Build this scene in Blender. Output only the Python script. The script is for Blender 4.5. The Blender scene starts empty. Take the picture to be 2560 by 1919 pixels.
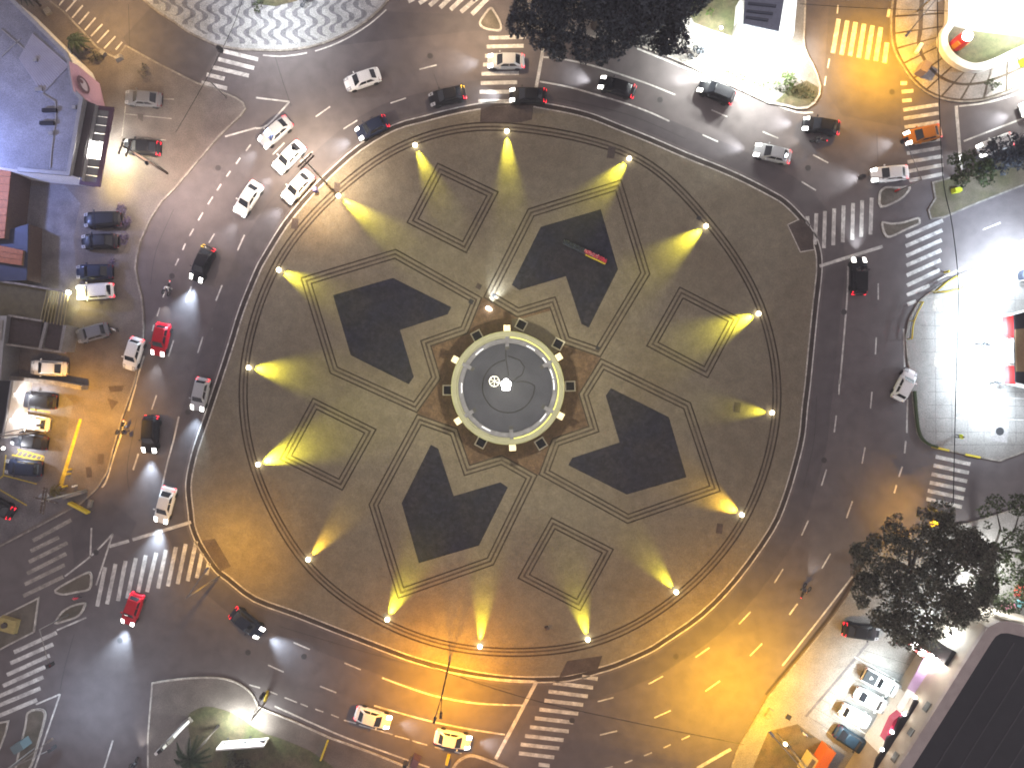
import bpy, bmesh, math, random
import numpy as np
from mathutils import Vector, Matrix
random.seed(7)
rng = np.random.default_rng(7)
sc = bpy.context.scene
COL = sc.collection
R = math.radians

# ---------------------------------------------------------------- camera, sky, exposure
S = 0.048                 # metres on the ground for one photo pixel
CX, CY = 1280.0, 959.5
H = 83.0                  # height of the drone
cam_data = bpy.data.cameras.new('camera')
cam_data.sensor_fit = 'HORIZONTAL'
cam_data.angle = 2 * math.atan(1280 * S / H)
cam_data.clip_start = 1.0
cam_data.clip_end = 2000
cam = bpy.data.objects.new('camera', cam_data)
cam.location = (0, 0, H)
COL.objects.link(cam)
sc.camera = cam

world = bpy.data.worlds.new('World')
sc.world = world
world.use_nodes = True
wn = world.node_tree
wn.nodes.clear()
wo = wn.nodes.new('ShaderNodeOutputWorld')
sky = wn.nodes.new('ShaderNodeTexSky')
sky.sky_type = 'NISHITA'
sky.sun_disc = False
sky.sun_elevation = R(-4)
sky.sun_rotation = R(250)
bg1 = wn.nodes.new('ShaderNodeBackground')
bg1.inputs['Strength'].default_value = 0.03
bg2 = wn.nodes.new('ShaderNodeBackground')      # night sky lit up by the town
bg2.inputs['Color'].default_value = (0.98, 0.86, 0.90, 1)
bg2.inputs['Strength'].default_value = 0.085
wa = wn.nodes.new('ShaderNodeAddShader')
wn.links.new(sky.outputs[0], bg1.inputs['Color'])
wn.links.new(bg1.outputs[0], wa.inputs[0])
wn.links.new(bg2.outputs[0], wa.inputs[1])
wn.links.new(wa.outputs[0], wo.inputs[0])

sc.render.engine = 'CYCLES'
sc.cycles.use_denoising = True
sc.cycles.filter_width = 1.8
sc.cycles.max_bounces = 4
sc.cycles.diffuse_bounces = 1
sc.cycles.glossy_bounces = 2
sc.cycles.transmission_bounces = 3
sc.cycles.sample_clamp_indirect = 4.0
sc.cycles.volume_bounces = 0
sc.view_settings.view_transform = 'Standard'
sc.view_settings.look = 'None'
sc.view_settings.gamma = 1.0
sc.view_settings.exposure = 3.0

# ---------------------------------------------------------------- helpers
def W(px, py, z=0.0):
    k = S * (H - z) / H
    return Vector(((px - CX) * k, (CY - py) * k, z))

def T(c, r, pts):
    return [(640 * c + x / 3.455, 480 * r + y / 3.455) for x, y in pts]

def D(pts):
    return [(x * 1.1573, y * 1.1573) for x, y in pts]

def catmull(pts, n=6, closed=False):
    out = []
    m = len(pts)
    rngi = range(m) if closed else range(m - 1)
    for i in rngi:
        if closed:
            p0, p1, p2, p3 = pts[(i - 1) % m], pts[i], pts[(i + 1) % m], pts[(i + 2) % m]
        else:
            p0, p1, p2, p3 = pts[max(i - 1, 0)], pts[i], pts[i + 1], pts[min(i + 2, m - 1)]
        for k in range(n):
            t = k / n
            out.append(tuple(0.5 * ((2 * p1[a]) + (-p0[a] + p2[a]) * t + (2 * p0[a] - 5 * p1[a] + 4 * p2[a] - p3[a]) * t * t
                       + (-p0[a] + 3 * p1[a] - 3 * p2[a] + p3[a]) * t ** 3) for a in (0, 1)))
    if not closed:
        out.append(tuple(pts[-1]))
    return out

def link(o, parent=None):
    COL.objects.link(o)
    if parent is not None:
        o.parent = parent
    return o

def mesh_obj(name, verts, faces, m=None, parent=None, smooth=False):
    me = bpy.data.meshes.new(name)
    me.from_pydata([tuple(v) for v in verts], [], faces)
    if smooth:
        me.polygons.foreach_set('use_smooth', [True] * len(me.polygons))
    if m:
        me.materials.append(m)
    me.update()
    return link(bpy.data.objects.new(name, me), parent)

def tag(o, label=None, cat=None, group=None, kind=None):
    if label: o['label'] = label
    if cat: o['category'] = cat
    if group: o['group'] = group
    if kind: o['kind'] = kind
    return o

def empty(name, loc=(0, 0, 0), rz=0.0, label=None, cat=None, group=None, kind=None):
    o = bpy.data.objects.new(name, None)
    o.empty_display_size = 0.2
    o.location = loc
    o.rotation_euler = (0, 0, rz)
    link(o)
    return tag(o, label, cat, group, kind)

def area2(p):
    return sum(p[i][0] * p[(i + 1) % len(p)][1] - p[(i + 1) % len(p)][0] * p[i][1] for i in range(len(p)))

def prism_geo(P, z0, z1, geo=None):
    """P world xy list; geo (verts, faces) collected"""
    if area2(P) < 0: P = P[::-1]
    v, f = geo if geo else ([], [])
    b = len(v); n = len(P)
    if z1 - z0 < 1e-6:
        v += [(p[0], p[1], z1) for p in P]
        f.append(tuple(range(b, b + n)))
        return v, f
    v += [(p[0], p[1], z1) for p in P] + [(p[0], p[1], z0) for p in P]
    f.append(tuple(range(b, b + n)))
    f.append(tuple(range(b + 2 * n - 1, b + n - 1, -1)))
    for i in range(n):
        j = (i + 1) % n
        f.append((b + i, b + n + i, b + n + j, b + j))
    return v, f

def wxy(pts, z=0.0):
    return [tuple(W(x, y, z)[:2]) for x, y in pts]

def poly(name, pts, z0, z1, m, parent=None, at=None):
    """photo-pixel outline (read at height `at`, the ground by default) raised from z0 to z1"""
    v, f = prism_geo(wxy(pts, 0.0 if at is None else at), z0, z1)
    return mesh_obj(name, v, f, m, parent)

def offset(P, d, closed=True):
    """offset of world xy outline; positive = to the left of travel"""
    n = len(P); out = []
    for i in range(n):
        a = Vector(P[i - 1]) if (closed or i > 0) else None
        b = Vector(P[i]); c = Vector(P[(i + 1) % n]) if (closed or i < n - 1) else None
        ns = []
        if a is not None:
            t = (b - a)
            if t.length > 1e-9: t.normalize(); ns.append(Vector((-t.y, t.x)))
        if c is not None:
            t = (c - b)
            if t.length > 1e-9: t.normalize(); ns.append(Vector((-t.y, t.x)))
        if len(ns) == 2:
            m = ns[0] + ns[1]
            if m.length < 1e-6: m = ns[0]
            m.normalize()
            k = max(m.dot(ns[0]), 0.35)
            out.append(tuple(b + m * (d / k)))
        else:
            out.append(tuple(b + ns[0] * d))
    return out

def band_geo(P, w, z0, z1, closed=False, geo=None):
    v, f = geo if geo else ([], [])
    A = offset(P, w / 2, closed); B = offset(P, -w / 2, closed)
    b = len(v); n = len(P)
    flat = z1 - z0 < 1e-6
    for p, q in zip(A, B):
        v.append((p[0], p[1], z1)); v.append((q[0], q[1], z1))
        if not flat:
            v.append((p[0], p[1], z0)); v.append((q[0], q[1], z0))
    s = 2 if flat else 4
    for i in range(n if closed else n - 1):
        j = (i + 1) % n
        a, c = b + i * s, b + j * s
        f.append((a, a + 1, c + 1, c))
        if not flat:
            f.append((a + 2, a, c, c + 2)); f.append((a + 1, a + 3, c + 3, c + 1))
    if not flat and not closed:
        f.append((b, b + 2, b + 3, b + 1)); e = b + (n - 1) * s
        f.append((e, e + 1, e + 3, e + 2))
    return v, f

def band(name, pts, w, z0, z1, m, closed=False, parent=None, at=0.0):
    v, f = band_geo(wxy(pts, at), w, z0, z1, closed)
    return mesh_obj(name, v, f, m, parent)

def tube_geo(pts, r, n=8, geo=None):
    v, f = geo if geo else ([], [])
    pts = [Vector(p) for p in pts]
    rr = r if isinstance(r, (list, tuple)) else [r] * len(pts)
    b = len(v)
    for i, p in enumerate(pts):
        t = (pts[min(i + 1, len(pts) - 1)] - pts[max(i - 1, 0)]).normalized()
        u = t.cross(Vector((0, 0, 1)))
        if u.length < 1e-3: u = t.cross(Vector((1, 0, 0)))
        u.normalize(); w = t.cross(u)
        for k in range(n):
            a = 2 * math.pi * k / n
            v.append(tuple(p + (u * math.cos(a) + w * math.sin(a)) * rr[i]))
    for i in range(len(pts) - 1):
        for k in range(n):
            k2 = (k + 1) % n
            f.append((b + i * n + k, b + (i + 1) * n + k, b + (i + 1) * n + k2, b + i * n + k2))
    f.append(tuple(b + k for k in range(n)))
    f.append(tuple(b + (len(pts) - 1) * n + k for k in range(n - 1, -1, -1)))
    return v, f

def tube(name, pts, r, m, parent=None, n=8, smooth=True):
    v, f = tube_geo(pts, r, n)
    return mesh_obj(name, v, f, m, parent, smooth)

def box_geo(c, s, rz=0.0, geo=None, top=1.0):
    v, f = geo if geo else ([], [])
    b = len(v); ca, sa = math.cos(rz), math.sin(rz)
    for dz in (-1, 1):
        k = top if dz > 0 else 1.0
        for dx, dy in ((-1, -1), (1, -1), (1, 1), (-1, 1)):
            x, y = dx * s[0] / 2 * k, dy * s[1] / 2 * k
            v.append((c[0] + x * ca - y * sa, c[1] + x * sa + y * ca, c[2] + dz * s[2] / 2))
    f += [tuple(b + i for i in q) for q in ((0, 3, 2, 1), (4, 5, 6, 7), (0, 1, 5, 4), (1, 2, 6, 5), (2, 3, 7, 6), (3, 0, 4, 7))]
    return v, f

def box(name, c, s, m, rz=0.0, parent=None, top=1.0):
    v, f = box_geo(c, s, rz, None, top)
    return mesh_obj(name, v, f, m, parent)

def lathe_geo(prof, n=24, c=(0, 0, 0), geo=None, cap=True):
    v, f = geo if geo else ([], [])
    b = len(v)
    for r, z in prof:
        for k in range(n):
            a = 2 * math.pi * k / n
            v.append((c[0] + r * math.cos(a), c[1] + r * math.sin(a), c[2] + z))
    for i in range(len(prof) - 1):
        for k in range(n):
            k2 = (k + 1) % n
            f.append((b + i * n + k, b + i * n + k2, b + (i + 1) * n + k2, b + (i + 1) * n + k))
    if cap:
        f.append(tuple(b + k for k in range(n - 1, -1, -1)))
        e = b + (len(prof) - 1) * n
        f.append(tuple(e + k for k in range(n)))
    return v, f

def lathe(name, prof, m, c=(0, 0, 0), n=24, parent=None, smooth=False, cap=True):
    v, f = lathe_geo(prof, n, c, None, cap)
    return mesh_obj(name, v, f, m, parent, smooth)

# ---------------------------------------------------------------- materials
MATS = {}
def base_mat(name):
    m = bpy.data.materials.new(name)
    m.use_nodes = True
    nt = m.node_tree
    b = nt.nodes['Principled BSDF']
    MATS[name] = m
    return m, nt, b

def plain(name, col, rough=0.6, metal=0.0, spec=0.4, coat=0.0, var=0.0, scale=3.0):
    m, nt, b = base_mat(name)
    b.inputs['Roughness'].default_value = rough
    b.inputs['Metallic'].default_value = metal
    b.inputs['Specular IOR Level'].default_value = spec
    b.inputs['Coat Weight'].default_value = coat
    b.inputs['Coat Roughness'].default_value = 0.08
    if var:
        tc = nt.nodes.new('ShaderNodeNewGeometry')
        nz = nt.nodes.new('ShaderNodeTexNoise'); nz.inputs['Scale'].default_value = scale; nz.inputs['Detail'].default_value = 6
        nt.links.new(tc.outputs['Position'], nz.inputs['Vector'])
        mr = nt.nodes.new('ShaderNodeMapRange')
        mr.inputs['From Min'].default_value = 0.3; mr.inputs['From Max'].default_value = 0.7
        mr.inputs['To Min'].default_value = 1 - var; mr.inputs['To Max'].default_value = 1 + var
        nt.links.new(nz.outputs['Fac'], mr.inputs['Value'])
        mx = nt.nodes.new('ShaderNodeVectorMath'); mx.operation = 'SCALE'
        mx.inputs[0].default_value = col[:3]
        nt.links.new(mr.outputs[0], mx.inputs['Scale'])
        nt.links.new(mx.outputs[0], b.inputs['Base Color'])
    else:
        b.inputs['Base Color'].default_value = (*col[:3], 1)
    return m

def ground(name, col, stain, big=0.06, mid=0.7, fine=9.0, a_big=0.35, a_mid=0.22, a_fine=0.30, rough=0.85, cell=0.0, cell_amt=0.0, bump=0.15):
    """worn outdoor surface: three scales of mottling, stains towards a second colour, optional stone cells"""
    m, nt, b = base_mat(name)
    N, L = nt.nodes, nt.links
    b.inputs['Roughness'].default_value = rough
    b.inputs['Specular IOR Level'].default_value = 0.25
    g = N.new('ShaderNodeNewGeometry')
    def noise(sc_, det=5, dist=0.0):
        n = N.new('ShaderNodeTexNoise'); n.inputs['Scale'].default_value = sc_; n.inputs['Detail'].default_value = det
        n.inputs['Distortion'].default_value = dist
        L.new(g.outputs['Position'], n.inputs['Vector']); return n
    def mapr(src, lo, hi, a, c):
        r = N.new('ShaderNodeMapRange'); r.inputs['From Min'].default_value = lo; r.inputs['From Max'].default_value = hi
        r.inputs['To Min'].default_value = a; r.inputs['To Max'].default_value = c
        L.new(src, r.inputs['Value']); return r.outputs[0]
    n1, n2, n3 = noise(big, 6, 0.6), noise(mid, 6, 0.3), noise(fine, 3)
    mixc = N.new('ShaderNodeMix'); mixc.data_type = 'RGBA'
    mixc.inputs['A'].default_value = (*col, 1); mixc.inputs['B'].default_value = (*stain, 1)
    L.new(mapr(n1.outputs['Fac'], 0.38, 0.66, 0.0, 1.0), mixc.inputs['Factor'])
    f1 = mapr(n2.outputs['Fac'], 0.3, 0.7, 1 - a_mid, 1 + a_mid)
    f2 = mapr(n3.outputs['Fac'], 0.3, 0.7, 1 - a_fine, 1 + a_fine)
    mul = N.new('ShaderNodeMath'); mul.operation = 'MULTIPLY'
    L.new(f1, mul.inputs[0]); L.new(f2, mul.inputs[1])
    last = mul.outputs[0]
    if cell:
        vo = N.new('ShaderNodeTexVoronoi'); vo.inputs['Scale'].default_value = cell
        L.new(g.outputs['Position'], vo.inputs['Vector'])
        sep = N.new('ShaderNodeSeparateColor'); L.new(vo.outputs['Color'], sep.inputs[0])
        f3 = mapr(sep.outputs[0], 0, 1, 1 - cell_amt, 1 + cell_amt)
        m2 = N.new('ShaderNodeMath'); m2.operation = 'MULTIPLY'
        L.new(last, m2.inputs[0]); L.new(f3, m2.inputs[1]); last = m2.outputs[0]
    vm = N.new('ShaderNodeVectorMath'); vm.operation = 'SCALE'
    L.new(mixc.outputs['Result'], vm.inputs[0]); L.new(last, vm.inputs['Scale'])
    L.new(vm.outputs[0], b.inputs['Base Color'])
    if bump:
        bp = N.new('ShaderNodeBump'); bp.inputs['Strength'].default_value = bump; bp.inputs['Distance'].default_value = 0.02
        L.new(n3.outputs['Fac'], bp.inputs['Height']); L.new(bp.outputs[0], b.inputs['Normal'])
    return m

def emit(name, col, strength):
    m, nt, b = base_mat(name)
    b.inputs['Base Color'].default_value = (*[min(1, c) for c in col], 1)
    b.inputs['Emission Color'].default_value = (*col, 1)
    b.inputs['Emission Strength'].default_value = strength
    m.cycles.emission_sampling = 'NONE'
    return m

def foliage(name, col, trans=0.35, var=0.5):
    m, nt, b = base_mat(name)
    N, L = nt.nodes, nt.links
    g = N.new('ShaderNodeNewGeometry')
    mr = N.new('ShaderNodeMapRange'); mr.inputs['To Min'].default_value = 1 - var; mr.inputs['To Max'].default_value = 1 + var
    L.new(g.outputs['Random Per Island'], mr.inputs['Value'])
    vm = N.new('ShaderNodeVectorMath'); vm.operation = 'SCALE'; vm.inputs[0].default_value = col
    L.new(mr.outputs[0], vm.inputs['Scale'])
    L.new(vm.outputs[0], b.inputs['Base Color'])
    b.inputs['Roughness'].default_value = 0.6
    b.inputs['Specular IOR Level'].default_value = 0.2
    tr = N.new('ShaderNodeBsdfTranslucent'); L.new(vm.outputs[0], tr.inputs['Color'])
    mx = N.new('ShaderNodeMixShader'); mx.inputs[0].default_value = trans
    L.new(b.outputs[0], mx.inputs[1]); L.new(tr.outputs[0], mx.inputs[2])
    out = [n for n in N if n.type == 'OUTPUT_MATERIAL'][0]
    L.new(mx.outputs[0], out.inputs['Surface'])
    return m

def glass_mat(name, col, rough=0.05):
    m, nt, b = base_mat(name)
    b.inputs['Base Color'].default_value = (*col, 1)
    b.inputs['Roughness'].default_value = rough
    b.inputs['Specular IOR Level'].default_value = 0.7
    return m

ASPH = ground('asphalt', (0.121, 0.105, 0.103), (0.104, 0.089, 0.090), fine=14, a_mid=0.13, a_fine=0.16, big=0.045)
PLAZA = ground('plaza_stone', (0.176, 0.152, 0.110), (0.148, 0.122, 0.086), big=0.10, mid=0.8, fine=7, a_mid=0.12, a_fine=0.12, cell=7.0, cell_amt=0.12)
WALK = ground('pavement_concrete', (0.150, 0.130, 0.115), (0.105, 0.085, 0.075), big=0.12, mid=0.6, fine=8, a_mid=0.18)
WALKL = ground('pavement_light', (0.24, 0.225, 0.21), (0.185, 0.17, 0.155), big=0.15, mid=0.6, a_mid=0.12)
YARD = ground('yard_concrete', (0.15, 0.14, 0.14), (0.09, 0.08, 0.085), big=0.15, a_mid=0.2)
BROWN = ground('brown_stone', (0.128, 0.082, 0.050), (0.100, 0.064, 0.042), big=0.3, mid=1.5, cell=8, cell_amt=0.12)
DARKBED = ground('dark_basalt', (0.018, 0.019, 0.031), (0.027, 0.025, 0.030), big=0.22, mid=1.6, cell=3.2, cell_amt=0.28, a_mid=.28, a_fine=.25)
INLAY = ground('inlay_stone', (0.050, 0.036, 0.024), (0.036, 0.026, 0.018), big=0.4, cell=8, cell_amt=0.2)
INLAY2 = ground('inlay_stone_worn', (0.078, 0.060, 0.044), (0.06, 0.045, 0.032), big=0.4, cell=8, cell_amt=0.2)
RAMP = ground('ramp_concrete', (0.080, 0.062, 0.054), (0.062, 0.048, 0.042), big=0.4)
GRASS = ground('lawn', (0.075, 0.082, 0.038), (0.100, 0.078, 0.050), big=0.25, mid=2.0, fine=16, a_mid=0.3, a_fine=0.45, bump=0.6)
PAINT = ground('road_paint', (0.57, 0.55, 0.51), (0.34, 0.32, 0.30), big=0.9, mid=3.0, fine=10, a_mid=0.18, a_fine=0.20, rough=0.7)
PAINTW = ground('road_paint_worn', (0.34, 0.31, 0.27), (0.22, 0.20, 0.175), big=0.8, mid=3, fine=12, a_mid=0.2, a_fine=0.2)
YPAINT = ground('yellow_paint', (0.52, 0.40, 0.03), (0.40, 0.28, 0.02), big=0.5, mid=2.5, a_mid=0.15)
OLDASPH = ground('asphalt_worn_lane', (0.098, 0.086, 0.086), (0.086, 0.075, 0.078), fine=14, a_mid=0.13, a_fine=0.16, big=0.08)
KERB = ground('kerb_stone', (0.26, 0.235, 0.205), (0.17, 0.15, 0.13), big=0.9, mid=2.0, a_mid=0.25)
KERBW = ground('kerb_whitewash', (0.46, 0.43, 0.38), (0.30, 0.27, 0.24), big=0.9, mid=2.0, a_mid=0.2)
GUTTER = ground('gutter_stone', (0.055, 0.044, 0.038), (0.045, 0.036, 0.032), big=0.4)
WAVEL = ground('mosaic_white', (0.30, 0.30, 0.30), (0.25, 0.25, 0.24), big=0.2, cell=9, cell_amt=0.10)
WAVED = ground('mosaic_black', (0.155, 0.155, 0.165), (0.135, 0.13, 0.14), big=0.2, cell=9, cell_amt=0.14)
CREAM = plain('cream_concrete', (0.50, 0.47, 0.36), 0.7, var=0.08)
WHITE = plain('white_paint', (0.75, 0.74, 0.72), 0.6, var=0.06)
GREYM = plain('grey_metal', (0.30, 0.30, 0.31), 0.45, metal=0.6, var=0.1)
POLEM = plain('pole_steel', (0.22, 0.20, 0.19), 0.6, metal=0.3)
POLEC = plain('pole_concrete', (0.30, 0.27, 0.24), 0.85, var=0.12)
DARK = plain('dark_metal', (0.02, 0.02, 0.022), 0.5)
BLACK = plain('black_rubber', (0.012, 0.012, 0.013), 0.8)
WOOD = plain('weathered_wood', (0.09, 0.06, 0.045), 0.85, var=0.3, scale=6)
YPIPE = plain('yellow_rail', (0.55, 0.43, 0.03), 0.5)
REDP = plain('red_paint', (0.55, 0.03, 0.03), 0.5)
CRIM = plain('crimson_sign', (0.45, 0.015, 0.07), 0.5)
PINK = plain('pink_panel', (0.62, 0.36, 0.40), 0.6, var=0.05, scale=1)
ORANGE = plain('orange_tile', (0.26, 0.09, 0.035), 0.8, var=0.25, scale=5)
BARK = plain('bark', (0.07, 0.055, 0.045), 0.9, var=0.3, scale=8)
LEAF_DARK = foliage('leaf_dark', (0.046, 0.054, 0.066), 0.2, 0.7)
LEAF = foliage('leaf_green', (0.045, 0.060, 0.022), 0.35, 0.6)
LEAF_B = foliage('leaf_bright', (0.075, 0.115, 0.030), 0.35, 0.5)
LEAF_SE = foliage('leaf_olive', (0.098, 0.096, 0.070), 0.4, 0.8)
FROND = foliage('palm_frond', (0.030, 0.045, 0.030), 0.2, 0.4)
SKIN = plain('skin', (0.30, 0.17, 0.11), 0.6)
HAIR = plain('hair', (0.02, 0.015, 0.012), 0.7)
GLASS = glass_mat('car_glass', (0.012, 0.014, 0.018))
ROOFD = ground('dark_roof_sheet', (0.022, 0.021, 0.026), (0.018, 0.017, 0.022), big=0.3, a_mid=0.12, a_fine=0.12)
LAMP_W = emit('lamp_white', (1, 0.97, 0.9), 6)
LAMP_Y = emit('lamp_warm', (1, 0.92, 0.62), 3)
LAMP_SOD = emit('lamp_sodium', (1, 0.75, 0.25), 3)
HEADL = emit('headlight_on', (1, 0.97, 0.88), 2.0)
TAILL = emit('taillight_on', (1, 0.012, 0.03), 0.45)
AMBER = emit('indicator_on', (1, 0.55, 0.02), 0.6)
HEADOFF = glass_mat('headlight_off', (0.35, 0.35, 0.36), 0.15)
TAILOFF = glass_mat('taillight_off', (0.16, 0.01, 0.01), 0.2)

# ---------------------------------------------------------------- lamps
def light(kind, loc, power, col, radius=0.25, to=None, cone=150, blend=1.0, parent=None, name='lamp_light'):
    d = bpy.data.lights.new(name, kind)
    d.energy = power
    d.color = col
    d.shadow_soft_size = radius
    if kind == 'SPOT':
        d.spot_size = R(cone); d.spot_blend = blend
    o = bpy.data.objects.new(name, d)
    o.location = loc
    link(o)
    if kind == 'SPOT':
        v = Vector(to) - Vector(loc) if to is not None else Vector((0, 0, -1))
        o.rotation_euler = v.to_track_quat('-Z', 'Y').to_euler()
    if parent is not None:
        bpy.context.view_layer.update()
        o.parent = parent
        o.matrix_parent_inverse = parent.matrix_world.inverted()
    return o
SOD = (1.0, 0.50, 0.004)
WARM = (1.0, 0.78, 0.50)
COOL = (0.72, 0.87, 1.0)
NEUT = (0.95, 1.0, 0.95)
YEL = (0.95, 0.92, 0.06)
# ================================================================ the setting
g = mesh_obj('road', [(-300, -300, 0), (300, -300, 0), (300, 300, 0), (-300, 300, 0)], [(0, 1, 2, 3)], ASPH)
tag(g, kind='structure')

KH = 0.14
def block(name, pts, m, kerb=KERB, h=KH, kw=0.20, open_kerb=None, gutter=None):
    o = poly(name, pts, -0.05, h, m)
    tag(o, kind='structure')
    if kerb:
        kp = open_kerb if open_kerb is not None else pts
        band('kerb', kp, kw, 0.0, h + 0.008, kerb, closed=open_kerb is None, parent=o)
    if gutter:
        band('gutter', gutter, 0.42, 0.004, 0.004, GUTTER, parent=o)
    return o

# --- the big round plaza
ISL = ([(1330, 268)] + T(2, 0, [(230, 935), (500, 985), (700, 1040), (900, 1120), (1200, 1240), (1500, 1370), (1800, 1490), (2000, 1580), (2212, 1690)])
       + T(3, 1, [(130, 110), (260, 240), (330, 340), (380, 430), (410, 540), (415, 640), (410, 740), (380, 1000), (350, 1300), (315, 1658)])
       + T(3, 2, [(290, 200), (265, 450), (205, 700), (120, 980), (0, 1250)])
       + T(2, 3, [(1920, 0), (1620, 310), (1290, 540), (1160, 620), (900, 735), (740, 785), (580, 830), (410, 858), (0, 858)])
       + T(1, 3, [(1800, 800), (1400, 700), (1120, 600), (680, 430), (350, 300), (0, 170)])
       + T(0, 2, [(1990, 1660), (1900, 1590), (1820, 1480), (1745, 1360), (1690, 1220), (1675, 1100), (1655, 900), (1670, 760), (1720, 560), (1810, 300)])
       + [(553, 960), (584, 865), (612, 775), (650, 682), (668, 648), (720, 564), (783, 488), (830, 440), (905, 375), (990, 326), (1063, 305), (1120, 290), (1192, 275), (1260, 268)])
ISLS = catmull(ISL, 3, True)
plaza = block('plaza', ISLS, PLAZA, KERBW, kw=0.16)
g_pts = wxy(ISLS)
sgn = 1 if area2(g_pts) > 0 else -1
def ring_band(name, d, w, z, m, parent, i0=0, i1=None):
    P = offset(g_pts, -sgn * d)
    if i1 is None:
        v, f = band_geo(P, w, z, z, True)
    else:
        v, f = band_geo(P[i0:i1], w, z, z, False)
    return mesh_obj(name, v, f, m, parent)
ring_band('gutter', 0.38, 0.50, 0.004, GUTTER, plaza)
edge = ring_band('edge_line', 0.72, 0.14, 0.006, PAINT, None)
edge.name = 'road_edge_line'
tag(edge, kind='structure')

lane = ring_band('worn_lane', 2.3, 2.4, 0.003, OLDASPH, None)
lane.name = 'worn_road_lane'; tag(lane, kind='structure')
for q in (T(1, 0, [(700, 395), (1900, 265), (1990, 270), (1960, 130), (1120, 100), (900, 260)]), T(0, 0, [(1300, 70), (1500, 230), (1880, 425), (1720, 715), (1400, 560), (1110, 395), (1060, 330)]),
          T(3, 0, [(530, 0), (1050, 0), (1045, 330), (1150, 640), (1150, 1100), (640, 1000), (480, 760)]),
          T(0, 2, [(600, 1180), (960, 1000), (1180, 1200), (1120, 1340), (960, 1290), (640, 1560)])):
    tag(poly('asphalt_patch', q, 0.002, 0.002, OLDASPH), kind='structure')
SEAM = plain('asphalt_seam', (0.045, 0.040, 0.040), 0.8)
for q in (T(1, 0, [(165, 490), (230, 700), (305, 920)]), T(1, 0, [(1535, 640), (1580, 760)]), T(0, 0, [(1110, 40), (1120, 400)]), T(3, 0, [(940, 1160), (950, 1400)]), T(1, 3, [(200, 430), (900, 640), (1500, 800), (2200, 980)]),
          T(0, 3, [(640, 500), (560, 780), (520, 980)]), T(3, 2, [(420, 100), (395, 500), (300, 900)]), T(0, 2, [(1180, 300), (1100, 700), (1120, 950)]), T(2, 0, [(400, 850), (1000, 990), (1500, 1200)]), T(0, 1, [(1500, 150), (1350, 500), (1300, 800)])):
    tag(band('asphalt_seam', catmull(q, 4), 0.07, 0.0035, 0.0035, SEAM), kind='structure')
for i, (x, y) in enumerate(((1075, 140), (545, 420), (470, 1030), (430, 690), (760, 1640), (1430, 1800), (1690, 1640), (2060, 1150), (2110, 780), (2020, 420), (1650, 250), (300, 1600), (620, 1440 + 190), (240, 1380), (2230, 230), (450, 60))):
    p = W(x, y)
    o = lathe('manhole_cover', [(0.34, 0.0), (0.34, 0.008), (0.28, 0.009), (0.27, 0.007), (0.05, 0.008)], SEAM, (p.x, p.y, 0), 20, g)
C0 = (1274.5, 965.0)
def rot(v, k):
    x, y = v
    for _ in range(k % 4):
        x, y = -y, x
    return (x, y)
def ab(v):
    return (C0[0] + v[0], C0[1] + v[1])
ZP = KH + 0.004
OUTER = {0: [(990, 622), (751, 694), (825, 934)],
         1: [(1319, 522), (1553.5, 448.6), (1626, 685.5)],
         2: [(1568, 1309), (1802, 1228), (1727, 1005)],
         3: [(1235, 1411.5), (994.6, 1496.4), (921, 1259.6)]}
CR = [(1207, 744), (1501, 894), (1345, 1186), (1043, 1033)]
petal_pts = {}
for k in range(4):
    notch = [ab(rot(v, k)) for v in ((-170.5, -19), (-194.5, -99), (-104.5, -130))]
    c1, c2 = CR[k % 4], CR[(k - 1) % 4]
    o = OUTER[k]
    if k == 0: pts = [CR[0], o[0], o[1], o[2], CR[3]] + notch
    elif k == 1: pts = [CR[1], o[2], o[1], o[0], CR[0]] + notch
    elif k == 2: pts = [CR[2], o[0], o[1], o[2], CR[1]] + notch
    else: pts = [CR[3], o[2], o[1], o[0], CR[2]] + notch
    petal_pts[k] = pts
    P = wxy(pts)
    s = 1 if area2(P) > 0 else -1
    for d, w, m in ((0.10, 0.17, INLAY), (0.60, 0.22, INLAY2), (1.08, 0.17, INLAY)):
        v, f = band_geo(offset(P, s * d), w, ZP, ZP, True)
        mesh_obj('inlay_line', v, f, m, plaza)
    bed = [ab(rot(v, k)) for v in ((-291.5, -270), (-441, -227), (-397, -77), (-252.5, -5), (-239.5, -23.5), (-274, -140), (-155.5, -179), (-146, -197))]
    poly('dark_stone_panel', bed, ZP + 0.002, ZP + 0.002, DARKBED, plaza)
# brown star round the pavilion
star = []
for k in range(4):
    star += [CR[k]] + [ab(rot(v, k + 1)) for v in ((-170.5, -19), (-194.5, -99), (-104.5, -130))]
poly('brown_star_paving', star, KH + 0.002, KH + 0.002, BROWN, plaza)
poly('paving_patch', [(1278, 797), (1310, 795), (1379, 776), (1408, 861), (1386, 888), (1340, 846), (1283, 828)], KH + 0.003, KH + 0.003, PLAZA, plaza)
SQ = [D([(945, 352), (1078, 415), (1008, 548), (878, 482)]),
      [(1698, 716), (1850, 794), (1769, 946), (1614, 865)],
      [(1378, 1291), (1535, 1371), (1451, 1526), (1293, 1444)],
      [(783, 993), (942.5, 1072), (857, 1226), (699, 1148)]]
for q in SQ:
    P = wxy(q); s = 1 if area2(P) > 0 else -1
    for d, w, m in ((0.08, 0.17, INLAY), (0.58, 0.22, INLAY2), (1.06, 0.17, INLAY)):
        v, f = band_geo(offset(P, s * d), w, ZP, ZP, True)
        mesh_obj('inlay_line', v, f, m, plaza)
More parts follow.
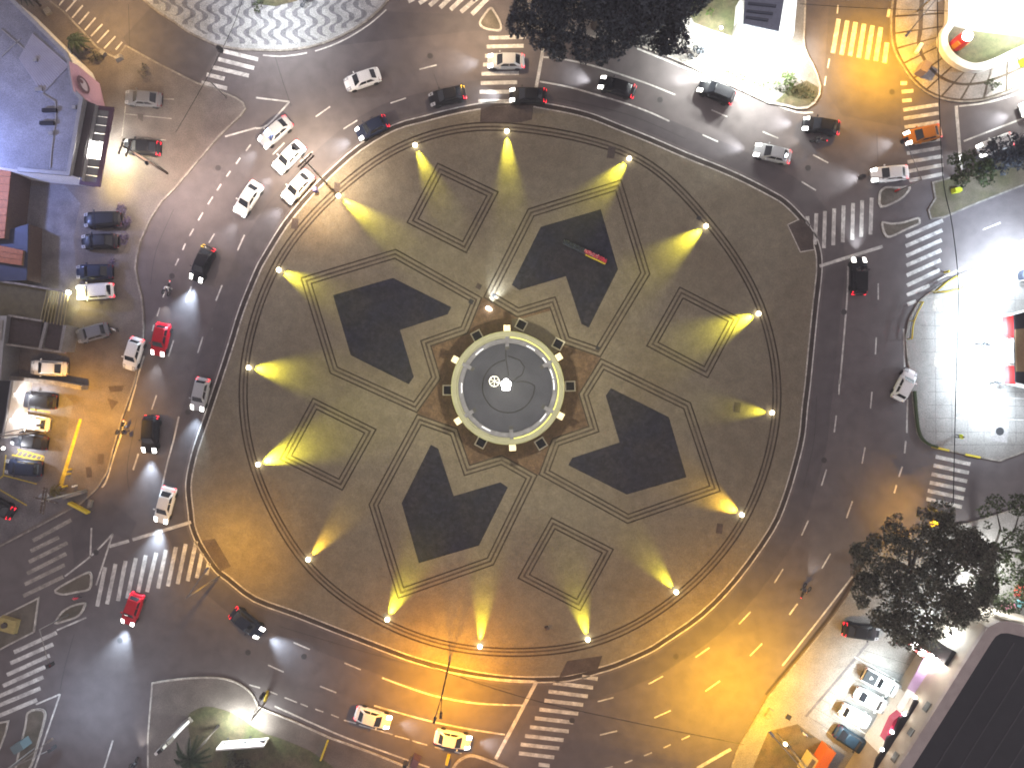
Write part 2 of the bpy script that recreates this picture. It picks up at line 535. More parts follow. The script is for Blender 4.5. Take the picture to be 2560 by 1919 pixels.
LAMPS = [(1267, 331), (1571.6, 399), (1762.6, 567), (1893.3, 784.6), (1927, 1031), (1851.7, 1284.6), (1688.5, 1476.7), (1468.6, 1594.8),
         (1200, 1612), (969.8, 1545), (773, 1395.7), (648, 1159.6), (625, 918.9), (700, 676), (848.3, 492), (1039, 365.7)]
RC = (1274, 970)
def ring_pts(dr):
    out = []
    for x, y in LAMPS:
        dx, dy = x - RC[0], y - RC[1]; r = math.hypot(dx, dy)
        out.append((RC[0] + dx * (r + dr) / r, RC[1] + dy * (r + dr) / r))
    return catmull(out, 10, True)
for dr, w, m in ((3, 0.19, INLAY), (12, 0.22, INLAY2), (22, 0.19, INLAY)):
    band('inlay_ring', ring_pts(dr), w, ZP, ZP, m, True, plaza)
for q in ([(1202, 270), (1334, 263), (1330, 300), (1300, 308), (1200, 306)],
          T(3, 1, [(165, 285), (275, 520), (392, 500), (375, 330), (290, 235)]),
          T(2, 3, [(780, 680), (475, 725), (405, 866), (740, 800)]),
          T(0, 2, [(1745, 1350), (1860, 1330), (2000, 1570), (1912, 1612), (1830, 1500)])):
    P = wxy(q)
    poly('crossing_ramp', q, KH + 0.011, KH + 0.011, RAMP, plaza)
band('ramp_edge', T(3, 1, [(260, 240), (165, 285), (275, 520), (392, 500)]), 0.12, KH + 0.013, KH + 0.013, KERBW, False, plaza)
# small service covers in the plaza floor
for x, y, s in ((1197, 716, 0.62), (1178, 754, 0.55), (1234, 738, 0.42), (1494, 870, 0.45), (1842, 1018, 0.75), (1798, 1320, 0.75), (1528, 382, 0.9), (738, 560, 0.8), (843, 470, 0.75), (1746, 546, 0.5)):
    p = W(x, y)
    box('cover_plate', (p.x, p.y, KH + 0.006), (s, s * (1.0 if s < 0.7 else 1.6), 0.012), RAMP if s > 0.6 else DARK, rz=R(-28 if s < 0.7 else -8), parent=plaza)

# --- wave-mosaic island at the top
wl = T(0, 0, [(1250, 0), (1350, 90), (1500, 190), (1650, 290), (1800, 360), (1900, 400)]) + [(600, 124)] + T(1, 0, [(0, 435), (170, 440), (330, 430), (500, 400), (700, 330), (900, 220), (1050, 100), (1140, 0)])
wl = [(330, -40)] + wl + [(995, -40)]
wls = catmull(wl, 4)
wave = block('mosaic_pavement', wls + [(1010, -200), (300, -200)], WAVEL, KERB, open_kerb=wls, kw=0.25)
def wl_y(x):
    for a, b in zip(wls[:-1], wls[1:]):
        if min(a[0], b[0]) <= x <= max(a[0], b[0]) and abs(b[0] - a[0]) > 1e-6:
            return a[1] + (b[1] - a[1]) * (x - a[0]) / (b[0] - a[0])
    return None
for i in range(-1, 22):
    xc = 352 + i * 30.5
    ctr = []
    y = -60.0
    while y < 128:
        ph = 2 * math.pi * (y + 0.00055 * (xc - 690) ** 2) / 49.0
        x = xc + 11 * math.tanh(1.6 * math.sin(ph)) + 0.02 * (y - 60)
        yb = wl_y(x)
        if yb is None or y > yb - 12: 
            if ctr: break
        else:
            ctr.append((x, y))
        y += 3.0
    if len(ctr) < 4: continue
    v, f = [], []
    for n_, (x, y) in enumerate(ctr):
        ph = 2 * math.pi * (y + 0.00055 * (xc - 690) ** 2) / 49.0
        w = 7.6 - 2.5 * abs(math.cos(ph))
        a, b = W(x - w, y), W(x + w, y)
        v += [(a.x, a.y, KH + 0.004), (b.x, b.y, KH + 0.004)]
        if n_: f.append((2 * n_ - 2, 2 * n_, 2 * n_ + 1, 2 * n_ - 1))
    mesh_obj('wave_band', v, f, WAVED, wave)
lw = tag(empty('island_edge_line'), kind='structure')
band('edge_line', catmull(T(1, 0, [(60, 478), (200, 488), (320, 478), (440, 458)]), 4), 0.16, 0.006, 0.006, PAINT, False, lw)
band('edge_line', catmull(T(1, 0, [(510, 443), (650, 395), (800, 325), (960, 225), (1060, 145), (1125, 85)]), 4), 0.16, 0.006, 0.006, PAINT, False, lw)
band('edge_line', catmull(T(0, 0, [(1240, 0), (1400, 120), (1600, 260), (1760, 345), (1880, 395)]), 4), 0.2, 0.006, 0.006, PAINTW, False, lw)
poly('flower_bed_lawn', [(640, -60), (645, 12), (690, 18), (745, 4), (760, -60)], KH + 0.005, KH + 0.01, GRASS, wave)

# --- west side: pavement, forecourts, yards
west = T(0, 0, [(1040, 470), (1090, 400), (1400, 570), (1700, 720), (1900, 790), (2040, 850), (2100, 890), (2120, 940), (2080, 1000), (1900, 1170), (1510, 1630)])
west += T(0, 1, [(1400, 80), (1300, 230), (1215, 420), (1180, 560), (1170, 660), (1190, 780), (1222, 900), (1238, 1050), (1240, 1180)])
west += [(356, 870)] + T(0, 2, [(1160, 0), (1060, 280), (980, 560), (930, 760), (840, 900), (700, 1030), (400, 1190), (0, 1400)])
wpoly = west + [(-200, 1470), (-200, -200), (60, -200), (150, 20)] + T(0, 0, [(560, 110), (840, 410)])
pav_w = block('west_pavement', wpoly, WALK, KERB, open_kerb=catmull(T(0, 0, [(150, -200), (560, 110), (840, 410), (1000, 500)]) , 2) + west)
poly('yard', T(0, 1, [(0, -40), (560, -60), (700, 100), (640, 400), (700, 1000), (480, 1330), (0, 1250)]), KH + 0.004, KH + 0.004, YARD, pav_w)
poly('forecourt', T(0, 2, [(0, 20), (480, 20), (640, 160), (500, 860), (620, 1040), (0, 1380)]), KH + 0.005, KH + 0.005, YARD, pav_w)
poly('yellow_stripe', T(0, 2, [(690, 300), (715, 300), (548, 880), (512, 872)]), KH + 0.010, KH + 0.010, YPAINT, pav_w)
for a in ([(270, 215), (440, 242)], [(330, 385), (405, 420)], [(160, 562), (390, 625)], [(110, 610), (385, 660)], [(390, 622), (375, 672)], [(40, 785), (325, 860)], [(0, 905), (240, 1045)], [(0, 1115), (60, 1160)], [(60, 610), (35, 790)], [(35, 790), (0, 815)]):
    band('bay_line', T(0, 2, a), 0.13, KH + 0.011, KH + 0.011, YPAINT, False, pav_w)
for i in range(6):
    x = 150 + i * 40
    band('bay_line', T(0, 2, [(x + 32, 570 + i * 9), (x, 612 + i * 8)]), 0.10, KH + 0.012, KH + 0.012, YPAINT, False, pav_w)
for a in ([(1090, 920), (1060, 1180)], [(1090, 990), (1490, 1030)], [(1400, 860), (1510, 862)], [(1250, 1200), (1440, 1215)]):
    band('bay_line', T(0, 0, a), 0.13, KH + 0.006, KH + 0.006, PAINTW, False, pav_w)
for q in ([(1190, 985), (1245, 990), (1240, 1055), (1200, 1030)],):
    poly('cover_plate', T(0, 0, q), KH + 0.007, KH + 0.007, RAMP, pav_w)
for q in ([(745, 715), (795, 710), (803, 800), (755, 803)], [(850, 600), (905, 600), (900, 690), (845, 690)], [(930, 120), (1030, 150), (970, 225)], [(940, 20), (1080, 10), (1060, 60), (960, 70)]):
    poly('worn_patch', T(0, 2, q), KH + 0.007, KH + 0.007, RAMP, pav_w)

# --- north-east bright pavement
ne = [(1303, 71), (1396, 74), (1480, 92), (1600, 116), (1665, 140)] + T(2, 0, [(1500, 555), (1760, 680), (2000, 790), (2212, 890)]) + T(3, 0, [(150, 915), (250, 940), (330, 935), (400, 890), (440, 820), (447, 750), (420, 650), (380, 560), (340, 490), (312, 420), (305, 350), (320, 0)])
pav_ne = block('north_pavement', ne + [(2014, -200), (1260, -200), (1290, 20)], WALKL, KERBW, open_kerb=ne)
poly('lawn', [(1700, -60), (1712, 20), (1735, 58), (1775, 75), (1830, 92), (1846, 60), (1862, -60)], KH + 0.004, KH + 0.03, GRASS, pav_ne)
poly('lawn', T(3, 0, [(60, 880), (200, 760), (330, 700), (430, 760), (425, 830), (350, 915), (250, 925)]), KH + 0.004, KH + 0.02, GRASS, pav_ne)

# --- north-east corner with the slab paving
outer = T(3, 0, [(1075, 0), (1062, 150), (1062, 300), (1085, 430), (1150, 560), (1240, 690), (1350, 790), (1480, 850), (1650, 880), (1850, 868), (2050, 805), (2212, 730), (2600, 560)])
inner = T(3, 0, [(1550, 0), (1546, 120), (1540, 230), (1488, 320), (1482, 400), (1525, 490), (1605, 560), (1710, 603), (1810, 600), (1930, 560), (2060, 500), (2212, 435), (2600, 260)])
outs, ins = catmull(outer, 6), catmull(inner, 6)
corner = block('corner_pavement', [(outer[0][0], -200)] + outs + [(2800, 100), (2800, -200)], INLAY2, KERB, open_kerb=outs)
no = len(outs)
def lerp(a, b, t): return (a[0] + (b[0] - a[0]) * t, a[1] + (b[1] - a[1]) * t)
SLAB = ground('slab_concrete', (0.27, 0.25, 0.24), (0.21, 0.19, 0.18), big=0.3, a_mid=0.12)
step = 6
for i in range(0, no - 1, step):
    for j, (t0, t1) in enumerate(((0.07, 0.48), (0.56, 0.95))):
        idx = [min(i + 0.35 + q * (step - 0.70) / 3, no - 1.01) for q in range(4)]
        def at(line, s_):
            k = min(int(s_), no - 2); return lerp(line[k], line[k + 1], s_ - k)
        a = [lerp(at(outs, s_), at(ins, s_), t0) for s_ in idx]
        b = [lerp(at(outs, s_), at(ins, s_), t1) for s_ in idx]
        poly('paving_slab', a + b[::-1], KH, KH + 0.025, SLAB, corner)
poly('lawn', T(3, 0, [(1548, 240), (1496, 325), (1490, 400), (1530, 485), (1610, 555), (1712, 597), (1808, 594), (1925, 553), (2060, 493), (2400, 340), (2300, 300)]), KH, KH + 0.03, GRASS, corner)
poly('forecourt_floor', T(3, 0, [(1560, -100), (1550, 228), (1800, 280), (2300, 330), (2500, 380), (2500, -100)]), KH, KH + 0.035, WALKL, corner)

# --- right-hand median with trees
med = [(2331, 457), (2400, 438), (2480, 405), (2560, 372), (2700, 315), (2700, 400), (2560, 462), (2447, 506), (2357, 544), (2326, 547), (2320, 526), (2337, 497)]
median = block('east_median', med, ground('median_soil', (0.13, 0.11, 0.075), (0.085, 0.08, 0.04), big=0.4), KERB)
# islands with white kerbs
ISLG = ground('island_concrete', (0.125, 0.107, 0.085), (0.095, 0.082, 0.06), big=0.5)
def island(name, pts, m=ISLG):
    return block(name, catmull(pts, 3, True), m, KERBW, kw=0.24)
island('traffic_island', [(2216, 469), (2245, 470), (2272.6, 468), (2264, 485), (2243.5, 502), (2202, 517), (2199, 484), (2206, 474)])
island('traffic_island', [(2206, 556.5), (2227, 560), (2258, 556.5), (2293, 546), (2297.5, 554), (2294, 561), (2266, 573), (2225, 592), (2212, 586), (2206, 571)])
island('traffic_island', [(140, 1474), (188.5, 1445), (221, 1430), (229, 1437), (229, 1447), (224, 1471), (190, 1479), (159, 1484)])
island('traffic_island', [(141, 1555.5), (156, 1529.5), (182, 1513), (209.6, 1506.7), (213, 1511.6), (204.7, 1529.5), (192, 1541), (165, 1550)])
block('traffic_island', [(97.5, 1493.7), (45, 1520), (0, 1542), (-60, 1560), (-60, 1655), (10, 1617), (86, 1578)], ISLG, KERBW)
island('traffic_island', [(71.5, 1780), (101, 1771.6), (114, 1783), (107, 1819), (95, 1860), (80, 1910), (60, 1930), (40, 1925), (65, 1815)])
block('traffic_island', [(-40, 1812), (22, 1801), (14, 1835), (0, 1870), (-40, 1960)], ISLG, KERBW)
island('traffic_island', [(1200, 58), (1207, 69.5), (1228, 76), (1250.7, 76), (1250.7, 59), (1236, 32), (1226, 22), (1212, 38)])
cone = catmull(T(1, 3, [(1700, 1656), (1740, 1600), (1800, 1560), (1870, 1545), (1980, 1575), (2180, 1656)]), 4)
block('south_median', cone + [(1330, 2050), (1110, 2050)], WALK, KERBW, open_kerb=cone, kw=0.3)

# --- right block (forecourt)
rb = [(2700, 560), (2560, 626), (2470, 660), (2383, 694), (2328, 729), (2296, 755), (2273, 798), (2264, 842), (2267, 885), (2272, 914), (2279, 977), (2286, 1032), (2293, 1082), (2305, 1102), (2325, 1113), (2412, 1134), (2496, 1151), (2540, 1135), (2700, 1070)]
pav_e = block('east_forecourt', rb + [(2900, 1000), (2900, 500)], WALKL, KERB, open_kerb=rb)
for a in ([(1620, 95), (2300, 130)], [(1620, 290), (2260, 310)], [(1940, 60), (1940, 420)]):
    band('bay_line', T(3, 2, a), 0.10, KH + 0.006, KH + 0.006, PAINT, False, pav_e)
for c_, r_ in (((1785, 200), 0.42),):
    p = W(*T(3, 2, [c_])[0])
    v, f = band_geo([(p.x + r_ * math.cos(t * math.pi / 12), p.y + r_ * math.sin(t * math.pi / 12)) for t in range(24)], 0.16, KH + 0.006, KH + 0.006, True)
    mesh_obj('painted_symbol', v, f, PAINT, pav_e)
    box('painted_symbol', (p.x, p.y, KH + 0.004), (0.62, 0.12, 0.006), PAINT, parent=pav_e)
    box('painted_symbol', (p.x, p.y, KH + 0.003), (0.12, 0.62, 0.006), PAINT, parent=pav_e)
for c_, s_ in (((1455, 965), (1.0, 1.9)), ((1465, 1450), (0.95, 1.7))):
    p = W(*T(3, 1, [c_])[0])
    box('pale_repair_slab', (p.x, p.y, KH + 0.006), (s_[0], s_[1], 0.012), PAINTW, rz=R(-5), parent=pav_e)
p = W(*T(3, 2, [(1995, 405)])[0])
box('manhole_base', (p.x, p.y, KH + 0.006), (2.0, 2.6, 0.012), SLAB, rz=R(-6), parent=pav_e)
lathe('manhole_cover', [(0.50, 0.012), (0.50, 0.022), (0.3, 0.024)], DARK, (p.x, p.y, KH), 24, pav_e)

JOINT = ground('paving_joint', (0.10, 0.095, 0.09), (0.07, 0.065, 0.06), big=0.6)
for i in range(13):
    y = 715 + i * 33
    band('paving_joint', [(2300 if 6 > i > 1 else 2318, y), (2640, y + 4 * (i % 2))], 0.05, KH + 0.003, KH + 0.003, JOINT, False, pav_e)
for i in range(8):
    x = 2335 + i * 40
    band('paving_joint', [(x, 735 - i * 14), (x + 3, 1105)], 0.05, KH + 0.0035, KH + 0.0035, JOINT, False, pav_e)
for i in range(14):
    a = lerp((1640, 120), (1990, 262), i / 13)
    band('paving_joint', [(a[0] + 4, a[1] - 12), (a[0] + 34, a[1] - 78)], 0.045, KH + 0.003, KH + 0.003, JOINT, False, pav_ne)
band('paving_joint', [(1560, 70), (1700, 128), (1850, 185), (2020, 240)], 0.045, KH + 0.0032, KH + 0.0032, JOINT, False, pav_ne)
# --- south-east block
se = [(2700, 1215), (2560, 1265), (2420, 1308), (2300, 1322), (2235, 1345), (2178, 1388)] + T(3, 3, [(770, 0), (700, 150), (560, 350), (330, 640), (130, 880), (0, 1040)]) + T(2, 3, [(2050, 1320), (1950, 1480), (1890, 1656), (1850, 1800)])
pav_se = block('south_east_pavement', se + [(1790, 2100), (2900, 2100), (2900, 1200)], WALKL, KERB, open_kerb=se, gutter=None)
band('gutter', T(3, 3, [(735, 30), (540, 330), (310, 620), (110, 860), (-20, 1020)]), 0.3, 0.004, 0.004, GUTTER, False, pav_se)
poly('parking_floor', T(3, 3, [(325, 1200), (900, 540), (1330, 720), (1100, 1130), (790, 1700), (760, 1656)]), KH + 0.004, KH + 0.004, WALKL, pav_se)
band('drain_channel', T(3, 3, [(860, 570), (600, 880), (320, 1205)]), 0.30, KH + 0.008, KH + 0.008, YARD, False, pav_se)
for a in ([(740, 690), (1200, 945)], [(700, 1010), (1010, 1190)], [(560, 1180), (880, 1380)], [(470, 1310), (760, 1520)]):
    band('bay_line', T(3, 3, a), 0.12, KH + 0.009, KH + 0.009, PAINT, False, pav_se)
for i in range(9):
    a, b = T(3, 3, [(330 + i * 62, 1195 - i * 70)])[0], T(3, 3, [(780 + i * 62, 1480 - i * 88)])[0]
    band('paving_joint', [a, b], 0.045, KH + 0.006, KH + 0.006, JOINT, False, pav_se)
poly('lawn', T(3, 3, [(0, 1330), (250, 1270), (500, 1450), (420, 1700), (-200, 1800)]), KH + 0.004, KH + 0.02, ground('bare_soil', (0.14, 0.105, 0.06), (0.09, 0.08, 0.045), big=0.5, a_mid=.3), pav_se)
for q in ([(325, 1020 - 560)],):
    pass

# --- south-west pavement with the lit sign
sw = [(372, 2100), (371, 1843), (375, 1790), (382, 1706)] + catmull([(382, 1706), (440, 1697), (510, 1692), (560, 1695), (600, 1709), (630, 1733), (645, 1762), (650, 1767)], 3)[1:] + T(1, 3, [(330, 1250), (640, 1390), (1000, 1520), (1250, 1620), (1500, 1730)])
pav_sw = block('south_pavement', sw + [(1150, 2100)], WALK, KERBW, open_kerb=sw)
poly('lawn', catmull([(470, 1795), (490, 1772), (520, 1764), (560, 1772), (600, 1790), (650, 1825), (720, 1850), (800, 1890), (840, 1960), (600, 2100), (430, 2100), (450, 1960), (480, 1880)], 3, True), KH + 0.003, KH + 0.02, GRASS, pav_sw)

# ================================================================ painted markings
def crosswalk(c, r, bars, w, m=PAINT):
    e = tag(empty('crosswalk'), kind='structure')
    for a, b in bars:
        pts = T(c, r, [a, b]) if c is not None else [a, b]
        band('stripe', pts, w * S, 0.006, 0.006, m, False, e)
    return e
crosswalk(0, 0, [((1920, 440), (2230, 515)), ((1885, 512), (2195, 590)), ((1830, 580), (2150, 655)), ((1785, 645), (1940, 682)), ((1740, 714), (1962, 765))], 10)
crosswalk(1, 0, [((1365, -10), (1315, 15)), ((1485, -20), (1410, 30)), ((1580, -20), (1500, 50)), ((1680, -20), (1590, 68)), ((1790, -20), (1680, 85)), ((1915, -20), (1770, 105)), ((2010, -20), (1865, 125))], 11)
crosswalk(None, 0, [((1222, 95), (1314, 93)), ((1217, 117), (1309, 115)), ((1213, 140), (1305, 138)), ((1208, 162), (1301, 160)), ((1204, 185), (1297, 183)), ((1202, 208), (1293, 206)), ((1199, 230), (1290, 230)), ((1196, 253), (1288, 254))], 9.5)
crosswalk(3, 0, [((610, 165), (560, 460)), ((685, 180), (635, 475)), ((757, 193), (708, 485)), ((830, 208), (783, 500)), ((903, 222), (855, 515)), ((975, 238), (930, 528)), ((1028, 370), (1005, 545))], 11)
crosswalk(3, 0, [((1145, 720), (1200, 720)), ((1155, 795), (1255, 785)), ((1160, 872), (1240, 865)), ((1168, 950), (1470, 905)), ((1172, 1025), (1475, 977)), ((1180, 1100), (1485, 1052)), ((1190, 1250), (1495, 1200)), ((1186, 1175), (1490, 1125)), ((1200, 1325), (1500, 1275)), ((1205, 1400), (1505, 1350)), ((1215, 1480), (1515, 1425)), ((1220, 1560), (1515, 1502))], 9)
crosswalk(3, 1, [((340, 210), (345, 295)), ((418, 185), (405, 455)), ((492, 165), (482, 485)), ((572, 142), (563, 460)), ((653, 118), (645, 435)), ((735, 95), (727, 412)), ((813, 72), (805, 388)), ((895, 50), (885, 368))], 9.5)
crosswalk(3, 1, [((1190, 385), (1510, 245)), ((1190, 467), (1505, 330)), ((1195, 552), (1500, 415)), ((1195, 635), (1497, 502)), ((1198, 720), (1492, 587)), ((1200, 807), (1485, 672)), ((1200, 890), (1395, 806)), ((1205, 970), (1280, 942))], 9.5)
crosswalk(3, 2, [((1448, 625), (1748, 690)), ((1430, 700), (1735, 765)), ((1413, 775), (1720, 838)), ((1397, 848), (1703, 912)), ((1380, 918), (1690, 985)), ((1368, 990), (1675, 1060))], 9.5)
crosswalk(None, 0, [((82.5, 1351), (178, 1299)), ((76.7, 1377), (147.6, 1342)), ((72.4, 1404), (169, 1356)), ((68, 1433), (166, 1383)), ((62, 1460), (162, 1411)), ((58, 1489), (158, 1441))], 9.5, PAINTW)
crosswalk(None, 0, list(zip([(263, 1417), (289, 1408.6), (314, 1401), (340, 1394), (364.7, 1387), (390.7, 1381), (415, 1374), (440, 1366.6), (464.5, 1359), (490.6, 1352), (505, 1382.6), (522, 1407)],
                            [(243, 1515), (267.7, 1509.5), (295, 1501), (318, 1495), (344, 1486), (367.6, 1479), (395, 1470), (419.7, 1464.6), (444, 1459), (469, 1451.6), (492, 1444), (516, 1436)])), 10)
crosswalk(0, 3, [((120, 655), (490, 485)), ((90, 750), (460, 585)), ((60, 850), (430, 682)), ((25, 945), (390, 780)), ((-20, 1040), (375, 868)), ((-60, 1135), (350, 965)), ((-60, 1225), (320, 1065))], 10)
crosswalk(2, 3, [((605, 865), (740, 885)), ((355, 918), (700, 960)), ((315, 992), (655, 1035)), ((280, 1070), (615, 1108)), ((237, 1147), (572, 1185)), ((197, 1222), (530, 1260)), ((155, 1300), (490, 1337)), ((112, 1375), (445, 1413)), ((75, 1449), (408, 1485)), ((60, 1525), (365, 1562)), ((230, 1622), (325, 1634))], 9.5)

def marks(name, child, items, w, m=PAINT):
    e = tag(empty(name), kind='structure')
    for c, r, pts in items:
        P = T(c, r, pts)
        if len(P) > 2: P = catmull(P, 4)
        band(child, P, w * S, 0.0065, 0.0065, m, False, e)
    return e
dash = []
for c, r, L in (
    (1, 0, [(515, 1010, 640, 922), (755, 1115, 875, 1040), (1162, 892, 1295, 848), (1412, 600, 1560, 563), (380, 1400, 490, 1310), (145, 1335, 245, 1235)]),
    (2, 0, [(1722, 950, 1860, 1010), (1645, 1165, 1780, 1225), (2165, 1138, 2300, 1195)]),
    (3, 0, [(390, 1338, 520, 1408), (290, 1570, 415, 1645), (605, 45, 598, 120), (530, 510, 515, 590), (500, 660, 488, 740)]),
    (3, 1, [(952, 790, 952, 930), (935, 1255, 928, 1400), (1858, 325, 2008, 265)]),
    (3, 2, [(618, -40, 612, 90), (590, 270, 572, 415), (505, 735, 462, 875), (348, 1175, 290, 1305), (130, 1595, 55, 1715), (898, 65, 885, 210), (838, 545, 812, 685), (728, 1010, 678, 1155), (540, 1460, 465, 1590)]),
    (2, 3, [(1960, 412, 2060, 305), (2055, 685, 2160, 580), (1585, 698, 1705, 615), (1670, 990, 1795, 902), (1178, 930, 1305, 860), (1230, 1220, 1372, 1157), (740, 1080, 877, 1045), (760, 1368, 908, 1333), (1465, 1408, 1535, 1375), (1308, 1480, 1370, 1450), (1140, 1548, 1208, 1520), (973, 1610, 1040, 1585), (800, 1660, 870, 1640)]),
    (1, 3, [(325, 570, 465, 630), (105, 765, 240, 825), (765, 747, 905, 805), (553, 947, 693, 1003), (-60, 935, 35, 962)]),
    (0, 1, [(1838, 40, 1797, 105), (1752, 178, 1713, 245), (1672, 318, 1637, 380), (1602, 445, 1577, 500), (1543, 575, 1515, 635), (1425, 855, 1408, 910), (1380, 998, 1357, 1072), (1330, 1145, 1315, 1200), (1852, 360, 1805, 440), (1652, 815, 1607, 950), (1500, 1278, 1455, 1418), (2112, 370, 2052, 505), (1918, 805, 1865, 938), (1752, 1250, 1708, 1388)]),
    (0, 0, [(2165, 1250, 2125, 1305), (2075, 1365, 2040, 1415), (1990, 1478, 1957, 1525), (1910, 1590, 1875, 1645)]),
    (0, 2, [(1352, 95, 1310, 220)])):
    dash += [(c, r, [(a, b), (d, e)]) for a, b, d, e in L]
marks('lane_markings', 'dash', dash, 3.4)
marks('bus_lane_marking', 'dash', [(1, 3, [(a, b), (c, d)]) for a, b, c, d in ((120, 993, 185, 1020), (247, 1045, 355, 1088), (385, 1098, 447, 1124), (512, 1145, 582, 1170), (650, 1192, 715, 1218), (760, 1240, 865, 1268), (890, 1280, 1180, 1365), (1200, 1375, 1325, 1408), (1350, 1418, 1478, 1455), (1545, 1472, 1625, 1494), (1715, 1512, 1775, 1526))], 3.2)
marks('stop_lines', 'stop_line', [(2, 0, [(285, 340), (208, 760)]), (3, 0, [(1625, 915), (1670, 1470)]), (3, 1, [(445, 640), (990, 470)]), (0, 2, [(945, 1400), (1115, 1352)]), (0, 2, [(1145, 1342), (1650, 1190)])], 8)
marks('stop_lines', 'stop_line', [(1, 3, [(2425, 905), (2070, 1575)])], 9)
marks('lane_lines', 'solid_line', [
    (2, 0, [(270, 495), (430, 510), (700, 570), (1000, 665), (1200, 735), (1410, 820)]),
    (2, 0, [(240, 705), (500, 755), (800, 840), (1000, 900), (1200, 975), (1360, 1048)]),
    (2, 0, [(125, 285), (300, 287)]),
    (2, 0, [(1080, 420), (1400, 550), (1750, 690), (2212, 878), (2452, 968), (2600, 972)]),
    (3, 0, [(1650, 918), (1900, 885), (2212, 790), (2500, 690)]), (3, 0, [(1690, 1220), (2212, 1020), (2500, 910)]),
    (3, 1, [(690, 640), (685, 880), (655, 1260), (620, 1658)]), (3, 1, [(1172, 1180), (1180, 1510)]), (3, 1, [(1465, 760), (2212, 415), (2500, 285)]),
    (3, 1, [(1512, 222), (1820, 90), (2300, -110)]),
    (3, 2, [(1205, 130), (1198, 420)]), (3, 2, [(1190, 490), (1180, 595)]), (3, 2, [(1160, 710), (1130, 800)]), (3, 2, [(1110, 870), (1090, 940)]),
    (3, 3, [(730, 0), (420, 400), (125, 770)]), (3, 3, [(255, 235), (185, 330)]),
    (1, 3, [(1090, 875), (1320, 960), (1560, 1035), (1900, 1095), (2300, 1113)]),
    (1, 3, [(1020, 1115), (1450, 1235), (1800, 1310), (2150, 1365)]),
    (1, 3, [(160, 1120), (700, 1360), (1100, 1510), (1500, 1650)]),
    (1, 3, [(1650, 825), (2000, 880), (2420, 905)]),
    (0, 2, [(1545, 280), (1500, 480), (1440, 700), (1385, 960)]), (0, 2, [(1195, 600), (1150, 740)]), (0, 2, [(975, 1290), (855, 1658), (830, 1735)]),
    (0, 2, [(560, 1658), (800, 1470), (975, 1290)]), (0, 2, [(790, 1240), (780, 1500)]),
    (0, 2, [(1175, 0), (1110, 230)]), (0, 2, [(1085, 320), (985, 620), (920, 830), (880, 890)]),
    (0, 1, [(1245, 1415), (1170, 1658)]),
    (0, 0, [(1945, 1180), (2212, 1105)]), (1, 0, [(0, 1110), (100, 1080), (290, 880)]), (1, 0, [(290, 880), (0, 845)]),
    (0, 3, [(520, 1015), (300, 1656)]), (0, 3, [(515, 1018), (310, 1105)]), (0, 3, [(975, 1415), (900, 1656)]), (0, 3, [(745, 355), (490, 465)])], 4.2)
marks('parking_stripes', 'stripe', [(0, 0, [(a, b), (c, d)]) for a, b, c, d in ((510, 50, 570, -25), (570, 100, 690, -35), (625, 155, 715, 50), (680, 210, 770, 105), (735, 262, 825, 155), (785, 315, 885, 210), (840, 372, 940, 262), (900, 420, 998, 315), (1000, 430, 1055, 365), (1045, 465, 1100, 400))], 4.0)
marks('yellow_box_marking', 'bar', [(2, 3, [(1600, 1656), (1890, 1490)]), (3, 0, [(1065, 30), (1190, 55)]), (3, 0, [(1193, 60), (1205, 0)]), (3, 0, [(1050, 75), (1035, 150)])], 8)
# ================================================================ pavilion in the middle
pc = W(1270, 969)
pav = empty('round_pavilion', (pc.x, pc.y, KH), 0, 'round pavilion with cream ring roof on six posts, bright mast lamp on top', 'pavilion')
k5 = S * (H - 4.8) / H
DISC = ground('pavilion_roof_felt', (0.046, 0.048, 0.066), (0.038, 0.040, 0.056), big=0.3, a_mid=0.10, a_fine=0.12)
RINGM = plain('pavilion_ring', (0.27, 0.27, 0.19), 0.85, spec=0.1, var=0.08, scale=0.8)
TROUGH = plain('pavilion_trough', (0.15, 0.15, 0.175), 0.85, spec=0.1, var=0.2, scale=2)
lathe('ring_roof', [(142 * k5, 4.0), (142 * k5, 4.62), (140 * k5, 4.70), (130 * k5, 4.78), (128.5 * k5, 4.72), (128.5 * k5, 4.0)], RINGM, n=96, parent=pav)
lathe('ring_step', [(128 * k5, 4.0), (128 * k5, 4.55), (125 * k5, 4.48), (124.5 * k5, 4.0)], RINGM, n=96, parent=pav)
lathe('gutter_trough', [(124 * k5, 3.9), (124 * k5, 4.34), (112.5 * k5, 4.24), (112.5 * k5, 3.9)], TROUGH, n=96, parent=pav)
lathe('flat_roof', [(112 * k5, 0.0), (112 * k5, 4.12), (60 * k5, 4.16), (2 * k5, 4.18)], DISC, n=96, parent=pav)
ang6 = [math.atan2(-(y - 969), x - 1270) for x, y in ((1268, 822), (1400, 890), (1404, 1040), (1282, 1118), (1148, 1050), (1142, 900))]
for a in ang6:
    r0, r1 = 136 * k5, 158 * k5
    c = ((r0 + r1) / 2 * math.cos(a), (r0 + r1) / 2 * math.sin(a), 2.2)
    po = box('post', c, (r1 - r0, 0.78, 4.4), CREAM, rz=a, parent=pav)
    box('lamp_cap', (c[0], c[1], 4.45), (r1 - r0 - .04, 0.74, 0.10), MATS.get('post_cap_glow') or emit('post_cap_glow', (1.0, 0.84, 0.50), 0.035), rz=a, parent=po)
    rb_ = 117 * k5
    box('roof_beam', (rb_ * math.cos(a), rb_ * math.sin(a), 4.36), (1.15, 0.42, 0.50), TROUGH, rz=a, parent=pav)
    box('roof_beam', ((104 * k5) * math.cos(a), (104 * k5) * math.sin(a), 4.17), (0.7, 0.46, 0.14), DARK, rz=a, parent=pav)  # dark block shaped as the beam's shadow on the roof disc
